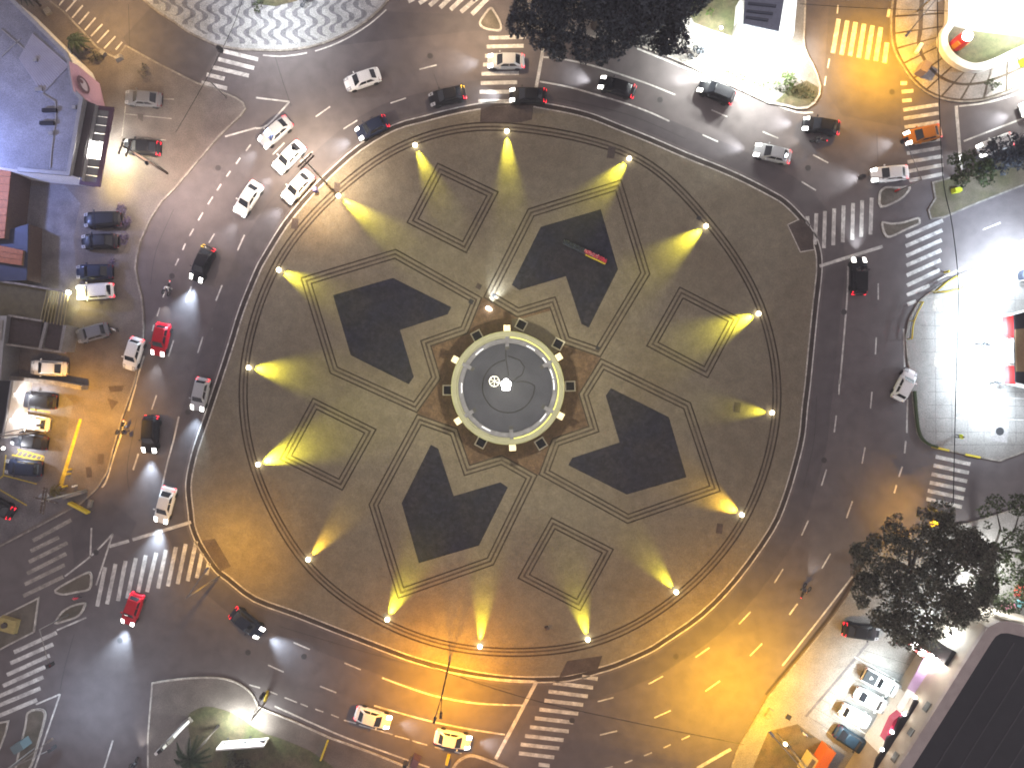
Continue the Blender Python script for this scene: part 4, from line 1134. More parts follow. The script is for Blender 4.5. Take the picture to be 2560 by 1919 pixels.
motorcycle(2452, 862, 170, 'grey', 'motorcycle parked on the white-lit forecourt before the shop', False, None, KH)
motorcycle(2487, 953, 195, 'black', 'motorcycle parked on the forecourt below another, near the red fascia', False, None, KH)
motorcycle(314, 1066, 256, 'white', 'white motorcycle at the west kerb beside the orange-lit pavement', False, None, 0.0, True)
# ================================================================ vegetation
def leaf_mesh(name, centers, size, m, parent, up=0.4, aspect=0.55):
    n = len(centers)
    d = rng.normal(size=(n, 3)); d[:, 2] *= (1 - up); d /= np.linalg.norm(d, axis=1, keepdims=True)
    nrm = rng.normal(size=(n, 3)); nrm[:, 2] += 1.2 * up * 2
    w = np.cross(d, nrm); w /= np.linalg.norm(w, axis=1, keepdims=True)
    s = size * rng.uniform(0.6, 1.3, size=(n, 1))
    a, b, c, e = centers - d * s, centers + w * s * aspect, centers + d * s, centers - w * s * aspect
    v = np.stack([a, b, c, e], 1).reshape(-1, 3)
    me = bpy.data.meshes.new(name)
    me.vertices.add(4 * n); me.vertices.foreach_set('co', v.ravel())
    me.loops.add(4 * n); me.loops.foreach_set('vertex_index', np.arange(4 * n, dtype=np.int32))
    me.polygons.add(n); me.polygons.foreach_set('loop_start', np.arange(0, 4 * n, 4, dtype=np.int32))
    me.materials.append(m); me.update(calc_edges=True); me.validate()
    return link(bpy.data.objects.new(name, me), parent)

def crown_points(blobs, per_m2, fill=0.25):
    out = []
    for (x, y, z, r, rz) in blobs:
        n = int(per_m2 * 4 * math.pi * r * r * 0.75)
        u = rng.normal(size=(n, 3)); u /= np.linalg.norm(u, axis=1, keepdims=True)
        rad = 1 - fill * rng.random((n, 1)) ** 1.5
        rad *= 1 + 0.12 * rng.normal(size=(n, 1))
        p = u * rad * np.array([r, r, rz]) + np.array([x, y, z])
        out.append(p)
    return np.concatenate(out)

def tree(name, label, cpx, rx, ry, z0, z1, nb, br, m, leaf=0.28, dens=16, bark=BARK, cat='tree', trunk=True, seed=0, skip=0.0):
    """cpx crown centre in photo pixels (at crown height); rx, ry in metres"""
    rs = random.Random(seed)
    zc = (z0 + z1) / 2
    c = W(cpx[0], cpx[1], zc)
    e = empty(name, (c.x, c.y, 0), 0, label, cat)
    blobs = []
    for i in range(nb):
        a = rs.uniform(0, 2 * math.pi); q = math.sqrt(rs.random())
        x, y = rx * q * math.cos(a), ry * q * math.sin(a)
        zz = z0 + (z1 - z0) * (0.25 + 0.75 * math.sqrt(max(0, 1 - q * q))) * rs.uniform(0.55, 1.0)
        r = br * rs.uniform(0.40, 1.25) * (1.0 if q < .75 else 0.70)
        blobs.append((x, y, zz, r, r * 0.75))
    pts = crown_points(blobs, dens)
    if skip:
        k = np.sin(pts[:, 0] * 1.9 + 1) * np.sin(pts[:, 1] * 2.3) > (1 - 2 * skip)
        pts = pts[~k]
    leaf_mesh('crown', pts, leaf, m, e)
    if trunk:
        hgt = z0 + (z1 - z0) * 0.45
        geo = tube_geo([(0, 0, 0), (0.05, 0.05, hgt * .4), (0.1, -0.05, hgt)], [rx * .055, rx * .045, rx * .028], 10)
        for i in range(7):
            b = blobs[i * len(blobs) // 7]
            geo = tube_geo([(0.05, 0, hgt * .55), (b[0] * .5, b[1] * .5, hgt * .75 + b[2] * .15), (b[0] * .9, b[1] * .9, b[2])], [rx * .03, rx * .02, rx * .008], 6, geo)
        mesh_obj('trunk', geo[0], geo[1], bark, e, True)
    return e

tree('broad_tree', 'huge dark-crowned tree overhanging the north road at the top', (1510, -25), 11.2, 6.8, 4.0, 11.5, 120, 1.75, LEAF_DARK, 0.20, 30, seed=3)
tree('broad_tree', 'big olive tree lit from below beside the south-east parking', (2318, 1445), 7.9, 7.8, 3.5, 10.5, 110, 1.5, LEAF_SE, 0.17, 26, seed=11, skip=0.12)
tree('broad_tree', 'greenish tree at the right edge above the dark-roofed building', (2530, 1390), 5.0, 6.0, 3.5, 9.0, 30, 1.5, LEAF, 0.17, 20, seed=5, skip=0.15)
tree('small_tree', 'round olive-green tree on the east median next to the yellow box', (2425, 428), 2.7, 2.1, 1.6, 4.6, 12, 0.95, LEAF, 0.20, 14, seed=8)
tree('small_tree', 'darker tree on the east median overhanging the white car', (2510, 398), 3.1, 2.3, 1.8, 5.2, 14, 0.95, LEAF_DARK, 0.20, 14, seed=9)
tree('small_tree', 'dark tree at the right end of the east median', (2575, 372), 2.6, 2.2, 1.8, 5.0, 10, 0.95, LEAF_DARK, 0.2, 13, seed=10)
tree('small_tree', 'bright green tree glowing beside the grey-roofed kiosk', (1748, 2), 2.4, 2.0, 1.5, 4.5, 10, 0.9, LEAF_B, 0.20, 14, seed=21)
tree('shrub', 'dark round bush on the floodlit north pavement', (1744, 136), 1.0, 0.9, 0.4, 1.6, 7, 0.5, LEAF_DARK, 0.13, 30, cat='bush', seed=14)
tree('shrub', 'green bush at the rounded end of the north pavement', (1966, 196), 1.15, 1.1, 0.4, 1.8, 8, 0.55, LEAF_B, 0.13, 30, cat='bush', seed=15)
tree('shrub', 'bush with pale leaves on the corner slab paving', (2482, 212), 1.1, 0.6, 0.2, 0.9, 6, 0.4, LEAF, 0.12, 26, cat='bush', seed=16)
tree('shrub', 'brownish bush behind the low lit sign wall', (602, 1905), 1.5, 1.1, 0.3, 1.6, 8, 0.6, LEAF_SE, 0.14, 26, cat='bush', seed=17)
tree('shrub', 'low bush on the wave-patterned pavement at the top edge', (650, 12), 0.8, 0.7, 0.3, 1.4, 5, 0.45, LEAF, 0.12, 26, cat='bush', seed=18)
tree('shrub', 'small dark bush at the top edge above the mosaic', (762, 2), 0.7, 0.6, 0.3, 1.3, 5, 0.45, LEAF_DARK, 0.12, 26, cat='bush', seed=19)
tree('shrub', 'small brown bush below the palm by the pink sign', (239, 140), 0.9, 0.8, 0.2, 1.0, 6, 0.4, LEAF_SE, 0.12, 24, cat='bush', seed=22)
tree('shrub', 'small brown bush beside the west kerb near the striped bays', (357, 176), 0.8, 0.8, 0.2, 0.9, 6, 0.4, LEAF_SE, 0.12, 24, cat='bush', seed=23)
VIO = foliage('leaf_violet', (0.13, 0.10, 0.16), 0.3, 0.6)
for i, (x, y, lab) in enumerate(((303, 524, 'uppermost of the violet shrubs behind the black cars'), (318, 558, 'violet shrub with white tips behind the black suv'), (308, 592, 'violet shrub between the black suv and the kerb bend'), (288, 650, 'small violet shrub above the white suv'))):
    tree('shrub', lab, (x, y), 0.55, 0.9 if i < 3 else 0.5, 0.2, 1.2, 6, 0.38, VIO, 0.11, 26, cat='bush', seed=30 + i, trunk=True)
# low ground-cover along the north pavement
cov = []
for i in range(1500):
    t = random.random()
    a = lerp((1800, 190), (2030, 262), t)
    x, y = a[0] + random.gauss(0, 8), a[1] - 4 - abs(random.gauss(0, 22))
    q = W(x, y); cov.append((q.x, q.y, KH + random.uniform(0.01, 0.09)))
o = leaf_mesh('ground_cover', np.array(cov), 0.09, LEAF, None)
tag(o, 'low patchy ground cover along the north pavement kerb', 'plants', kind='stuff')

def palm(px, py, hgt, rf, label, nf=13, m=FROND, seed=1):
    rs = random.Random(seed)
    p = W(px, py)
    e = empty('palm_tree', (p.x, p.y, 0), 0, label, 'palm')
    tube('trunk', [(0, 0, 0), (0.05, 0.03, hgt * .5), (0, 0, hgt)], [0.20, 0.15, 0.13], BARK, e, 10)
    for k in range(nf):
        a = 2 * math.pi * k / nf + rs.uniform(-.15, .15)
        L = rf * rs.uniform(.85, 1.1); rise = rs.uniform(.15, .5)
        v, f = [], []
        ns = 20
        for i in range(ns):
            t = (i + .5) / ns
            r = L * t; z = hgt + rise * math.sin(math.pi * min(t * 1.1, 1)) - 0.9 * t * t * rf * .45
            cx_, cy_ = r * math.cos(a), r * math.sin(a)
            w = .42 * rf * .42 * math.sin(math.pi * (0.12 + .85 * t)) + 0.05
            for s in (1, -1):
                ox, oy = -math.sin(a) * s, math.cos(a) * s
                b = len(v)
                fx, fy = math.cos(a) * .5, math.sin(a) * .5
                v += [(cx_ - fx * .10, cy_ - fy * .10, z), (cx_ + fx * .16, cy_ + fy * .16, z), (cx_ + ox * w + fx * w * 1.1, cy_ + oy * w + fy * w * 1.1, z - .35 * w)]
                f.append((b, b + 1, b + 2))
        geo = tube_geo([(r_ * L * math.cos(a), r_ * L * math.sin(a), hgt + rise * math.sin(math.pi * min(r_ * 1.1, 1)) - .9 * r_ * r_ * rf * .45) for r_ in (0, .25, .5, .75, 1)], [.03, .025, .02, .015, .006], 4, (v, f))
        mesh_obj('frond', geo[0], geo[1], m, e)
    return e
palm(218, 126, 2.2, 1.35, 'small blue-green palm between the warehouse and the striped bays', 12, seed=2)
palm(103, 16, 2.5, 1.2, 'small palm at the top edge beside the warehouse wall', 11, seed=3)
palm(547, 1812, 7.4, 2.2, 'tall palm beside the lit sign wall, leaning crown at the bottom', 13, seed=4)
palm(155, 1224, 1.2, 0.9, 'stubby yellowish palm plant at the foot of the crossarm pole', 10, m=foliage('frond_yellow', (0.10, 0.085, 0.03), 0.2), seed=6)

# ================================================================ buildings
def walls(name, pts_at_top, z0, z1, m, parent):
    P = wxy(pts_at_top, z1)
    v, f = [], []
    if area2(P) < 0: P = P[::-1]
    n = len(P)
    v = [(p[0], p[1], z0) for p in P] + [(p[0], p[1], z1) for p in P]
    f = [(i, (i + 1) % n, n + (i + 1) % n, n + i) for i in range(n)]
    return mesh_obj(name, v, f, m, parent)

# --- warehouse, top left
WROOF = ground('warehouse_roof', (0.24, 0.24, 0.27), (0.17, 0.17, 0.19), big=0.12, mid=0.6, a_mid=0.15)
e = empty('warehouse', W(80, 240), 0, 'big flat-roofed warehouse washed in blue light at the top left', 'building')
zr = 5.6
rp = T(0, 0, [(40, -60), (560, 455), (592, 525), (612, 650), (638, 785), (700, 850), (585, 1500), (150, 1462), (-120, 1420), (-600, 1400), (-600, -60)])
eo = e.location.copy(); 
def under(o, par):
    o.parent = par; o.matrix_parent_inverse = Matrix.Translation(-par.location) if par.rotation_euler[2] == 0 else par.matrix_world.inverted(); return o
def wpart(fn, *a, par=None, **k):
    o = fn(*a, **k); return under(o, par)
under(walls('wall', rp, KH, zr - .3, WHITE, None), e)
under(poly('roof', rp, zr - .35, zr - .3, WROOF, None, at=zr), e)
under(band('parapet', rp[:8] , 0.42, zr - .32, zr, GREYM, False, None, at=zr), e)
poly_r = T(0, 0, [(150, 500), (270, 280), (590, 560), (350, 800)])
RIBS = plain('roof_sheet_ribbed', (0.30, 0.29, 0.33), 0.5, var=0.08, scale=1)
for i in range(16):
    a, b = lerp(poly_r[0], poly_r[1], (i + .04) / 16), lerp(poly_r[0], poly_r[1], (i + .90) / 16)
    c, d = lerp(poly_r[3], poly_r[2], (i + .90) / 16), lerp(poly_r[3], poly_r[2], (i + .04) / 16)
    under(poly('roof_sheet', [a, b, c, d], zr - .28, zr - .20, RIBS, None, at=zr), e)
for a in ([(460, 690), (350, 800), (465, 870), (470, 1000), (430, 1300), (420, 1440)], [(0, 245), (290, 500)], [(0, 480), (160, 330)]):
    under(band('roof_seam', T(0, 0, a), 0.14, zr - .3, zr - .22, GREYM, False, None, at=zr), e)
for x, y, s in ((300, 515, .4), (330, 770, .8), (635, 925, .4), (435, 1150, .5), (400, 1060, 1.6), (420, 950, 1.6)):
    q = W(*T(0, 0, [(x, y)])[0], zr)
    under(box('roof_vent', (q.x, q.y, zr - .15), (s, .4, .3), GREYM if s < 1 else ROOFD), e)
# pink sign panel standing on the street corner of the warehouse
e2 = empty('pink_sign_panel', W(215, 210), 0, 'pink wedge-shaped sign panel with a brown oval emblem at the warehouse corner', 'sign')
pk = T(0, 0, [(595, 530), (665, 560), (850, 715), (900, 930), (815, 905), (700, 840), (635, 785), (610, 650)])
tops = [5.8, 5.4, 3.0, 2.6, 3.6, 5.2, 5.8, 5.9]
vv = [tuple(W(x, y, z_)) for (x, y), z_ in zip(pk, tops)]
n_ = len(vv)
cen = tuple(sum(v_[i] for v_ in vv) / n_ for i in range(3))
fv = vv + [cen] + [(x, y, z_ - .25) for x, y, z_ in vv]
fc = [((i + 1) % n_, i, n_) if False else (i, n_, (i + 1) % n_) for i in range(n_)] + [(i, (i + 1) % n_, n_ + 1 + (i + 1) % n_, n_ + 1 + i) for i in range(n_)]
under(mesh_obj('panel', fv, fc, PINK), e2)
def oval(cx_, cy_, rx_, ry_, ang, z, n=28):
    out = []
    for i in range(n):
        a = 2 * math.pi * i / n
        x, y = rx_ * math.cos(a), ry_ * math.sin(a)
        out.append((cx_ + x * math.cos(ang) - y * math.sin(ang), cy_ + x * math.sin(ang) + y * math.cos(ang)))
    return out
EMB = plain('emblem_brown', (0.17, 0.09, 0.10), 0.6)
def on_panel(px_, py_):   # height of the panel plane under an image point (least squares over the corners)
    A = np.array([[x, y, 1] for x, y in pk]); c_, *_ = np.linalg.lstsq(A, np.array(tops), rcond=None)
    return float(c_ @ np.array([px_, py_, 1]))
def panel_poly(name, pts, m, lift, par):
    vs = [tuple(W(x, y, on_panel(x, y) + lift)) for x, y in pts]
    vs = vs[::-1] if area2(vs) < 0 else vs
    vs2 = vs + [(x, y, z_ - lift * 0.6) for x, y, z_ in vs]
    n = len(vs)
    return under(mesh_obj(name, vs2, [tuple(range(n))] + [(i, n + i, n + (i + 1) % n, (i + 1) % n) for i in range(n)], m), par)
panel_poly('emblem', oval(206.5, 210.5, 24, 10.5, R(62), 0), EMB, .42, e2)
panel_poly('emblem_face', oval(208.5, 211, 17, 6.0, R(64), 0), plain('emblem_pale', (0.55, 0.45, 0.45), 0.6), .50, e2)
panel_poly('emblem_face', oval(203, 203, 6, 3.0, R(64), 0), EMB, .56, e2)
# shop canopy
e3 = empty('shop_canopy', W(240, 365), 0, 'dark-framed glass shop canopy with white lamps glowing under it', 'canopy')
zc_ = 3.6
strip1 = T(0, 0, [(700, 855), (735, 870), (610, 1510), (575, 1500)])
strip2 = T(0, 0, [(737, 872), (808, 895), (690, 1530), (612, 1512)])
strip3 = T(0, 0, [(810, 895), (830, 905), (705, 1560), (690, 1532)])
under(poly('pale_ledge', strip1, 4.6, 5.0, GREYM, None, at=5.0), e3)
under(poly('dark_fascia', strip2, 4.0, 4.5, plain('fascia_dark', (0.06, 0.05, 0.055), 0.6), None, at=4.5), e3)
under(poly('pale_ledge', strip3, 3.7, 4.2, GREYM, None, at=4.2), e3)
can = T(0, 0, [(835, 930), (968, 945), (850, 1598), (708, 1580)])
FRM = plain('canopy_frame', (0.06, 0.03, 0.05), 0.6)
under(band('frame', can, 0.45, zc_ - .1, zc_ + .12, FRM, True, None, at=zc_), e3)
CGL = plain('canopy_sheet', (0.13, 0.135, 0.14), 0.25, var=0.08)
NS = 9
for i in range(NS):
    a, b = lerp(can[0], can[3], (i + .05) / NS), lerp(can[0], can[3], (i + .95) / NS)
    c, d = lerp(can[1], can[2], (i + .95) / NS), lerp(can[1], can[2], (i + .05) / NS)
    if i in (4, 5):   # open panels where the lamps show
        a, d = lerp(a, d, .0), lerp(a, d, .25); b, c = lerp(b, c, .0), lerp(b, c, .25)
        continue
    under(poly('glass_pane', [a, b, c, d], zc_ - .02, zc_ + .01, CGL, None, at=zc_), e3)
for q in ([(805, 1100), (770, 1360)], [(825, 1240), (800, 1330)], [(875, 1190), (850, 1370)]):
    P_ = [W(x, y, 3.0) for x, y in T(0, 0, q)]
    under(tube('tube_lamp', P_, .17, LAMP_W, None, 8), e3)
light('SPOT', W(228, 352, 3.3), 260, (0.9, 0.95, 1.0), 0.4, cone=170, parent=e3)
ql = W(286, 392, 2.3)
light('SPOT', (ql.x, ql.y, 2.3), 220, (1.0, 0.90, 0.55), 0.25, cone=170, parent=e3)
ql = W(262, 455, 2.5)
light('SPOT', (ql.x, ql.y, 2.5), 130, (1.0, 0.72, 0.12), 0.2, cone=150, parent=e3)

# --- orange-roofed houses at the left edge
def tiled(name, label, pts, z, m, nrow=6):
    e_ = empty(name, W(*pts[0]), 0, label, 'building')
    under(walls('wall', pts, KH, z, WOOD, None), e_)
    for i in range(nrow):
        a, b = lerp(pts[0], pts[3], (i + .03) / nrow), lerp(pts[0], pts[3], (i + .97) / nrow)
        c, d = lerp(pts[1], pts[2], (i + .97) / nrow), lerp(pts[1], pts[2], (i + .03) / nrow)
        under(poly('tile_course', [a, d, c, b], z, z + .10 + .02 * (i % 2), m, None, at=z), e_)
    return e_
tiled('tiled_house', 'orange tiled roof at the left edge below the blue-lit warehouse', [(-60, 410), (29, 425), (12, 596), (-60, 600)], 3.4, ORANGE, 9)
tiled('tiled_house', 'low orange tiled roof at the left edge above the wooden pergola', [(-60, 600), (59, 626), (55, 664), (-60, 648)], 3.0, ORANGE, 3)
DROOF = ground('patio_roof', (0.045, 0.035, 0.040), (0.035, 0.03, 0.035), big=0.4)
e = empty('dark_shed', W(30, 650), 0, 'dark flat-roofed shed between the two orange roofs', 'building')
under(walls('wall', [(-60, 598), (70, 560), (66, 700), (-60, 705)], KH, 2.6, WOOD, None), e)
under(poly('roof', [(-60, 598), (70, 560), (66, 700), (-60, 705)], 2.55, 2.7, plain('shed_roof', (0.03, 0.035, 0.06), 0.7, var=.2, scale=1), None, at=2.7), e)
# pergola with slats
e = empty('wooden_pergola', W(90, 790), 0, 'wooden pergola with thin slats lit yellow by a gate lamp', 'pergola')
PERG = plain('pergola_deck', (0.085, 0.070, 0.035), 0.8, var=.25, scale=2)
for q in (T(0, 1, [(0, 775), (400, 830), (360, 1115), (0, 1070)]), T(0, 1, [(70, 1075), (360, 1120), (340, 1335), (30, 1300)]), T(0, 1, [(410, 1120), (545, 1150), (525, 1370), (385, 1345)])):
    under(poly('deck_panel', q, KH, 2.3, PERG if q[0][0] < 5 else plain('deck_dark', (0.045, 0.032, 0.028), .85, var=.25), None, at=2.3), e)
for i in range(8):
    a = T(0, 1, [(405 + i * 27, 850 + i * 3), (345 + i * 29, 1120 + i * 5)])
    P_ = [W(x, y, 2.5) for x, y in a]
    under(tube('slat', P_, .055, plain('slat_wood', (0.30, 0.25, 0.14), .7) if 'slat_wood' not in MATS else MATS['slat_wood'], None, 5), e)
for q in ([(400, 1125), (345, 1355)], [(560, 1150), (520, 1375)]):
    under(band('wall_top', T(0, 1, q), 0.34, KH, 2.55, WALKL, False, None, at=2.5), e)
for q in ([(0, 770), (210, 800), (410, 835), (600, 862)], [(70, 1065), (360, 1112)], [(30, 1310), (380, 1362), (560, 1385)]):
    under(band('beam', T(0, 1, q), 0.22, 2.3, 2.62, KERB, False, None, at=2.6), e)
ql = W(*T(0, 1, [(600, 870)])[0], 2.5)
lathe_o = under(lathe('gate_lamp', [(.06, 0), (.26, .1), (.26, .3), (.06, .4)], LAMP_Y, (ql.x, ql.y, 2.5), 12), e)
light('SPOT', (ql.x + .1, ql.y - .5, 2.6), 150, (1, .85, .3), .2, cone=160, parent=e)
# walled yard and lit building below it
e = empty('yard_house', W(20, 960), 0, 'low house with pale concrete ledges at the left edge beside the white sedan', 'building')
under(poly('block', T(0, 1, [(-300, 1070), (60, 1068), (30, 1300), (0, 1656), (-300, 1656)]), KH, 3.0, GREYM, None, at=3.0), e)
under(poly('roof', T(0, 1, [(-300, 1100), (25, 1105), (10, 1280), (-300, 1280)]), 3.0, 3.15, WALKL, None, at=3.1), e)
under(band('ledge', T(0, 1, [(20, 1600), (460, 1645), (700, 1690)]), 0.5, KH, 1.6, KERB, False, None, at=1.6), e)
under(poly('floor_slab', T(0, 1, [(170, 1340), (560, 1390), (400, 1600), (110, 1520)]), KH, KH + .05, YARD, None), e)
e = empty('lit_shop', W(10, 1040), 0, 'black flat-roofed shop at the left edge, white light spilling on its forecourt', 'building')
rp2 = T(0, 2, [(-500, -40), (102, -30), (60, 250), (18, 470), (-500, 520)])
under(walls('wall', rp2, KH, 3.6, WHITE, None), e)
under(poly('roof', rp2, 3.55, 3.75, ROOFD, None, at=3.7), e)
under(band('roof_edge', rp2[1:4], .14, 3.5, 3.8, GREYM, False, None, at=3.7), e)
for x, y in ((24, 985), (14, 1050), (-4, 1120)):
    q = W(x + 14, y, 2.6)
    under(lathe('wall_lamp', [(.05, 0), (.16, .06), (.14, .2)], LAMP_W, (q.x, q.y, 2.6), 10), e)
    light('SPOT', (q.x + .25, q.y, 2.6), 240, (0.93, 0.95, 1.0), 0.2, to=(q.x + 1.5, q.y, 0), cone=165, parent=e)

# --- kiosk at the top
e = empty('grey_roofed_kiosk', W(1905, 40), 0, 'kiosk with grey-blue louvred roof and glaring white canopy at the top', 'kiosk')
sc5 = lambda L: [(1620 + x / 4.424, y / 4.424) for x, y in L]
rk = sc5([(1085, -120), (1525, -120), (1450, 345), (1055, 265)])
under(poly('roof', rk, 3.9, 4.2, plain('kiosk_roof', (0.16, 0.18, 0.24), .6, var=.1), None, at=4.2), e)
for y0, y1, xa, xb in ((30, 70, 1110, 1420), (115, 155, 1095, 1385), (185, 225, 1085, 1335)):
    under(poly('louvre', sc5([(xa, y0 - 8), (xb, y0 + 25), (xb - 6, y1 + 12), (xa - 6, y1 - 22)]), 4.2, 4.34, plain('louvre_dark', (0.05, 0.06, 0.09), .6) if 'louvre_dark' not in MATS else MATS['louvre_dark'], None, at=4.3), e)
under(walls('wall', rk, KH, 3.9, WHITE, None), e)
under(poly('canopy', sc5([(975, 390), (1060, 290), (1455, 352), (1515, -120), (1660, -120), (1610, 390), (1480, 550), (1400, 500)]), 2.9, 3.1, emit('canopy_added_glow', (.95, 1, .97), .16), None, at=3.1), e)  # glow added to the canopy sheet in place of light falling on it
under(band('fence_rail', sc5([(1060, 20), (960, 430)]), .25, KH, 1.8, WALKL, False, None, at=1.8), e)
LAMPK = []
for x, y, pw in ((1850, 166, 1150), (1898, 176, 900), (1950, 165, 250), (1785, 138, 1200)):
    q = W(x, y)
    under(lathe('canopy_lamp', [(.05, 0), (.18, -.05), (.12, -.12)], LAMP_W, (*W(x, y - 38 if y > 110 else y - 20)[:2], 2.88), 10), e)
    light('SPOT', (q.x, q.y, 4.2), pw, NEUT, .35, cone=174, blend=.5, parent=e)

# --- corner wall, totem, bright forecourt at the top right
wall = band('curved_wall', catmull(inner, 6), 0.85, KH, 0.95, WHITE)
tag(wall, 'thick white curved wall round the lawn at the top right corner', 'wall')
tb = W(2386, 115)
e = empty('red_totem', (tb.x, tb.y, KH), R(38), 'red and orange pillar with a round white top on the corner lawn', 'pillar')
lathe('pillar', [(.75, 0), (.75, 1.6), (.55, 2.2)], REDP, n=20, parent=e)
box('orange_panel', (-.78, 0, .95), (.08, .55, 1.5), plain('totem_orange', (.6, .22, .02), .5), parent=e)
box('orange_panel', (0, -.78, .95), (.55, .08, 1.3), MATS['totem_orange'], parent=e)
lathe('round_top', [(.58, 2.2), (.62, 2.28), (.5, 2.45), (.05, 2.5)], LAMP_W, n=24, parent=e)
box('shadow_wedge', (.9, .35, .6), (.7, .12, 1.2), DARK, parent=e, top=.5)  # dark wedge shaped as the shadow beside the pillar
e = empty('forecourt_canopy', W(2640, 10), 0, 'bright white forecourt canopy beyond the top right corner', 'canopy')
cc = [(2450, -240), (2760, -240), (2760, 20), (2600, 30), (2470, -40)]
under(poly('roof', [(2590, -240), (2800, -240), (2800, 40), (2600, 20)], 4.6, 5.0, WHITE, None, at=5), e)
for x, y in ((2600, -30), (2700, -60)):
    q = W(x, y); under(tube('post', [(q.x, q.y, KH), (q.x, q.y, 4.6)], .15, WHITE), e)
for x, y, pw in ((2490, -10, 2600), (2570, 30, 2600), (2560, 190, 1300), (2450, -40, 700)):
    q = W(x, y); light('SPOT', (q.x, q.y, 4.4), pw, NEUT, .4, cone=168, parent=e)
e = empty('yellow_sign_box', (*W(2556, 150)[:2], KH), 0, 'white box with bright yellow-green edge cut by the right picture edge', 'box')
box('box', (0, 0, .5), (1.1, 1.4, 1.0), LAMP_W if False else WHITE, rz=R(25), parent=e)
box('edge', (-.45, -.62, .5), (.9, .14, .9), plain('lime', (.55, .7, .03), .5), rz=R(-65), parent=e)

# --- red shop on the right
e = empty('red_fascia_shop', W(2560, 880), 0, 'shop with brown roof panel and red fascia at the right picture edge', 'building')
rp3 = T(3, 1, [(2130, 1060), (2400, 990), (2400, 1700), (2140, 1640)])
under(walls('wall', rp3, KH, 3.4, WHITE, None), e)
under(poly('roof', rp3, 3.4, 3.6, ROOFD, None, at=3.6), e)
under(poly('roof_panel', T(3, 1, [(2135, 1185), (2400, 1160), (2400, 1550), (2145, 1550)]), 3.6, 3.75, plain('board_brown', (.22, .15, .08), .8, var=.12), None, at=3.7), e)
under(poly('fascia', T(3, 1, [(2062, 1075), (2120, 1065), (2122, 1262), (2068, 1232)]), 2.6, 3.4, REDP, None, at=3.4), e)
under(poly('fascia', T(3, 1, [(2080, 1500), (2125, 1500), (2140, 1658), (2085, 1655)]), 2.6, 3.4, REDP, None, at=3.4), e)
under(poly('fascia', T(3, 1, [(2100, 1290), (2130, 1290), (2130, 1480), (2105, 1470)]), 2.5, 3.2, WHITE, None, at=3.2), e)
for x, y, pw in ((2450, 720, 1500), (2440, 830, 1600), (2440, 940, 1500), (2530, 640, 1000), (2470, 1040, 600)):
    q = W(x, y); light('SPOT', (q.x, q.y, 4.2), pw, COOL, .35, cone=165, parent=e)
e = empty('forecourt_lamp', (*W(2532, 706)[:2], KH), 0, 'slim lamp post with glowing white head on the east forecourt', 'lamp post')
tube('post', [(0, 0, 0), (0, 0, 3.6)], .06, WHITE, e)
lathe('lamp_head', [(.06, 3.5), (.22, 3.6), (.2, 3.8), (.05, 3.9)], LAMP_W, n=12, parent=e)
dk = W(2556, 690)
e = empty('fuel_tank_cover', (dk.x, dk.y, KH), 0, 'dark rounded bin at the right edge beside the forecourt lamp', 'bin')
lathe('drum', [(.7, 0), (.75, .9), (.6, 1.05), (.1, 1.1)], plain('drum_blue', (.05, .06, .09), .6), n=20, parent=e)
# yellow rails and bollards
def rail(label, pts, h=0.85):
    e_ = empty('yellow_rail', (*W(*pts[0])[:2], KH), 0, label, 'rail', 'yellow pipe rails on the east forecourt')
    o0 = W(*pts[0])
    P_ = [W(x, y) - o0 for x, y in pts]
    tube('pipe', [(q.x, q.y, h) for q in P_], .09, YPIPE, e_, 8)
    for q in (P_[0], P_[len(P_) // 2], P_[-1]):
        tube('post', [(q.x, q.y, 0), (q.x, q.y, h)], .06, YPIPE, e_, 8)
    tube('lower_pipe', [(q.x, q.y, h * .5) for q in P_], .06, DARK, e_, 8)
rail('straight yellow pipe rail by the worn end of the east crosswalk', T(3, 1, [(1590, 738), (1500, 790), (1412, 862)]))
rail('bent yellow pipe rail joining the straight one at its lower end', T(3, 1, [(1425, 872), (1520, 868), (1640, 836)]))
rail('curved yellow pipe rail along the west kerb of the east forecourt', catmull(T(3, 1, [(1300, 955), (1250, 1050), (1215, 1150), (1203, 1270)]), 3))
for x, y, lab in ((1520, 695, 'short yellow bollard at the end of the straight rail'),):
    q = W(*T(3, 1, [(x, y)])[0])
    o = lathe('bollard', [(.14, 0), (.14, .8), (.08, .88)], YPIPE, (q.x, q.y, KH), 12); tag(o, lab, 'bollard')
YK = T(3, 2, [(1255, 60), (1270, 250), (1290, 400), (1330, 480), (1410, 530), (1560, 565), (1700, 600), (1850, 632), (1990, 660)])
hl = band('hedge_strip', catmull(YK, 3)[:14], .28, KH, .42, LEAF); tag(hl, 'thin dark hedge along the rounded corner of the east forecourt', 'hedge')
for i, s in enumerate(([(1410, 537), (1560, 572)], [(1700, 605), (1830, 632)])):
    o = band('painted_kerb', T(3, 2, s), .22, 0.002, KH + .014, YPIPE); tag(o, kind='structure')

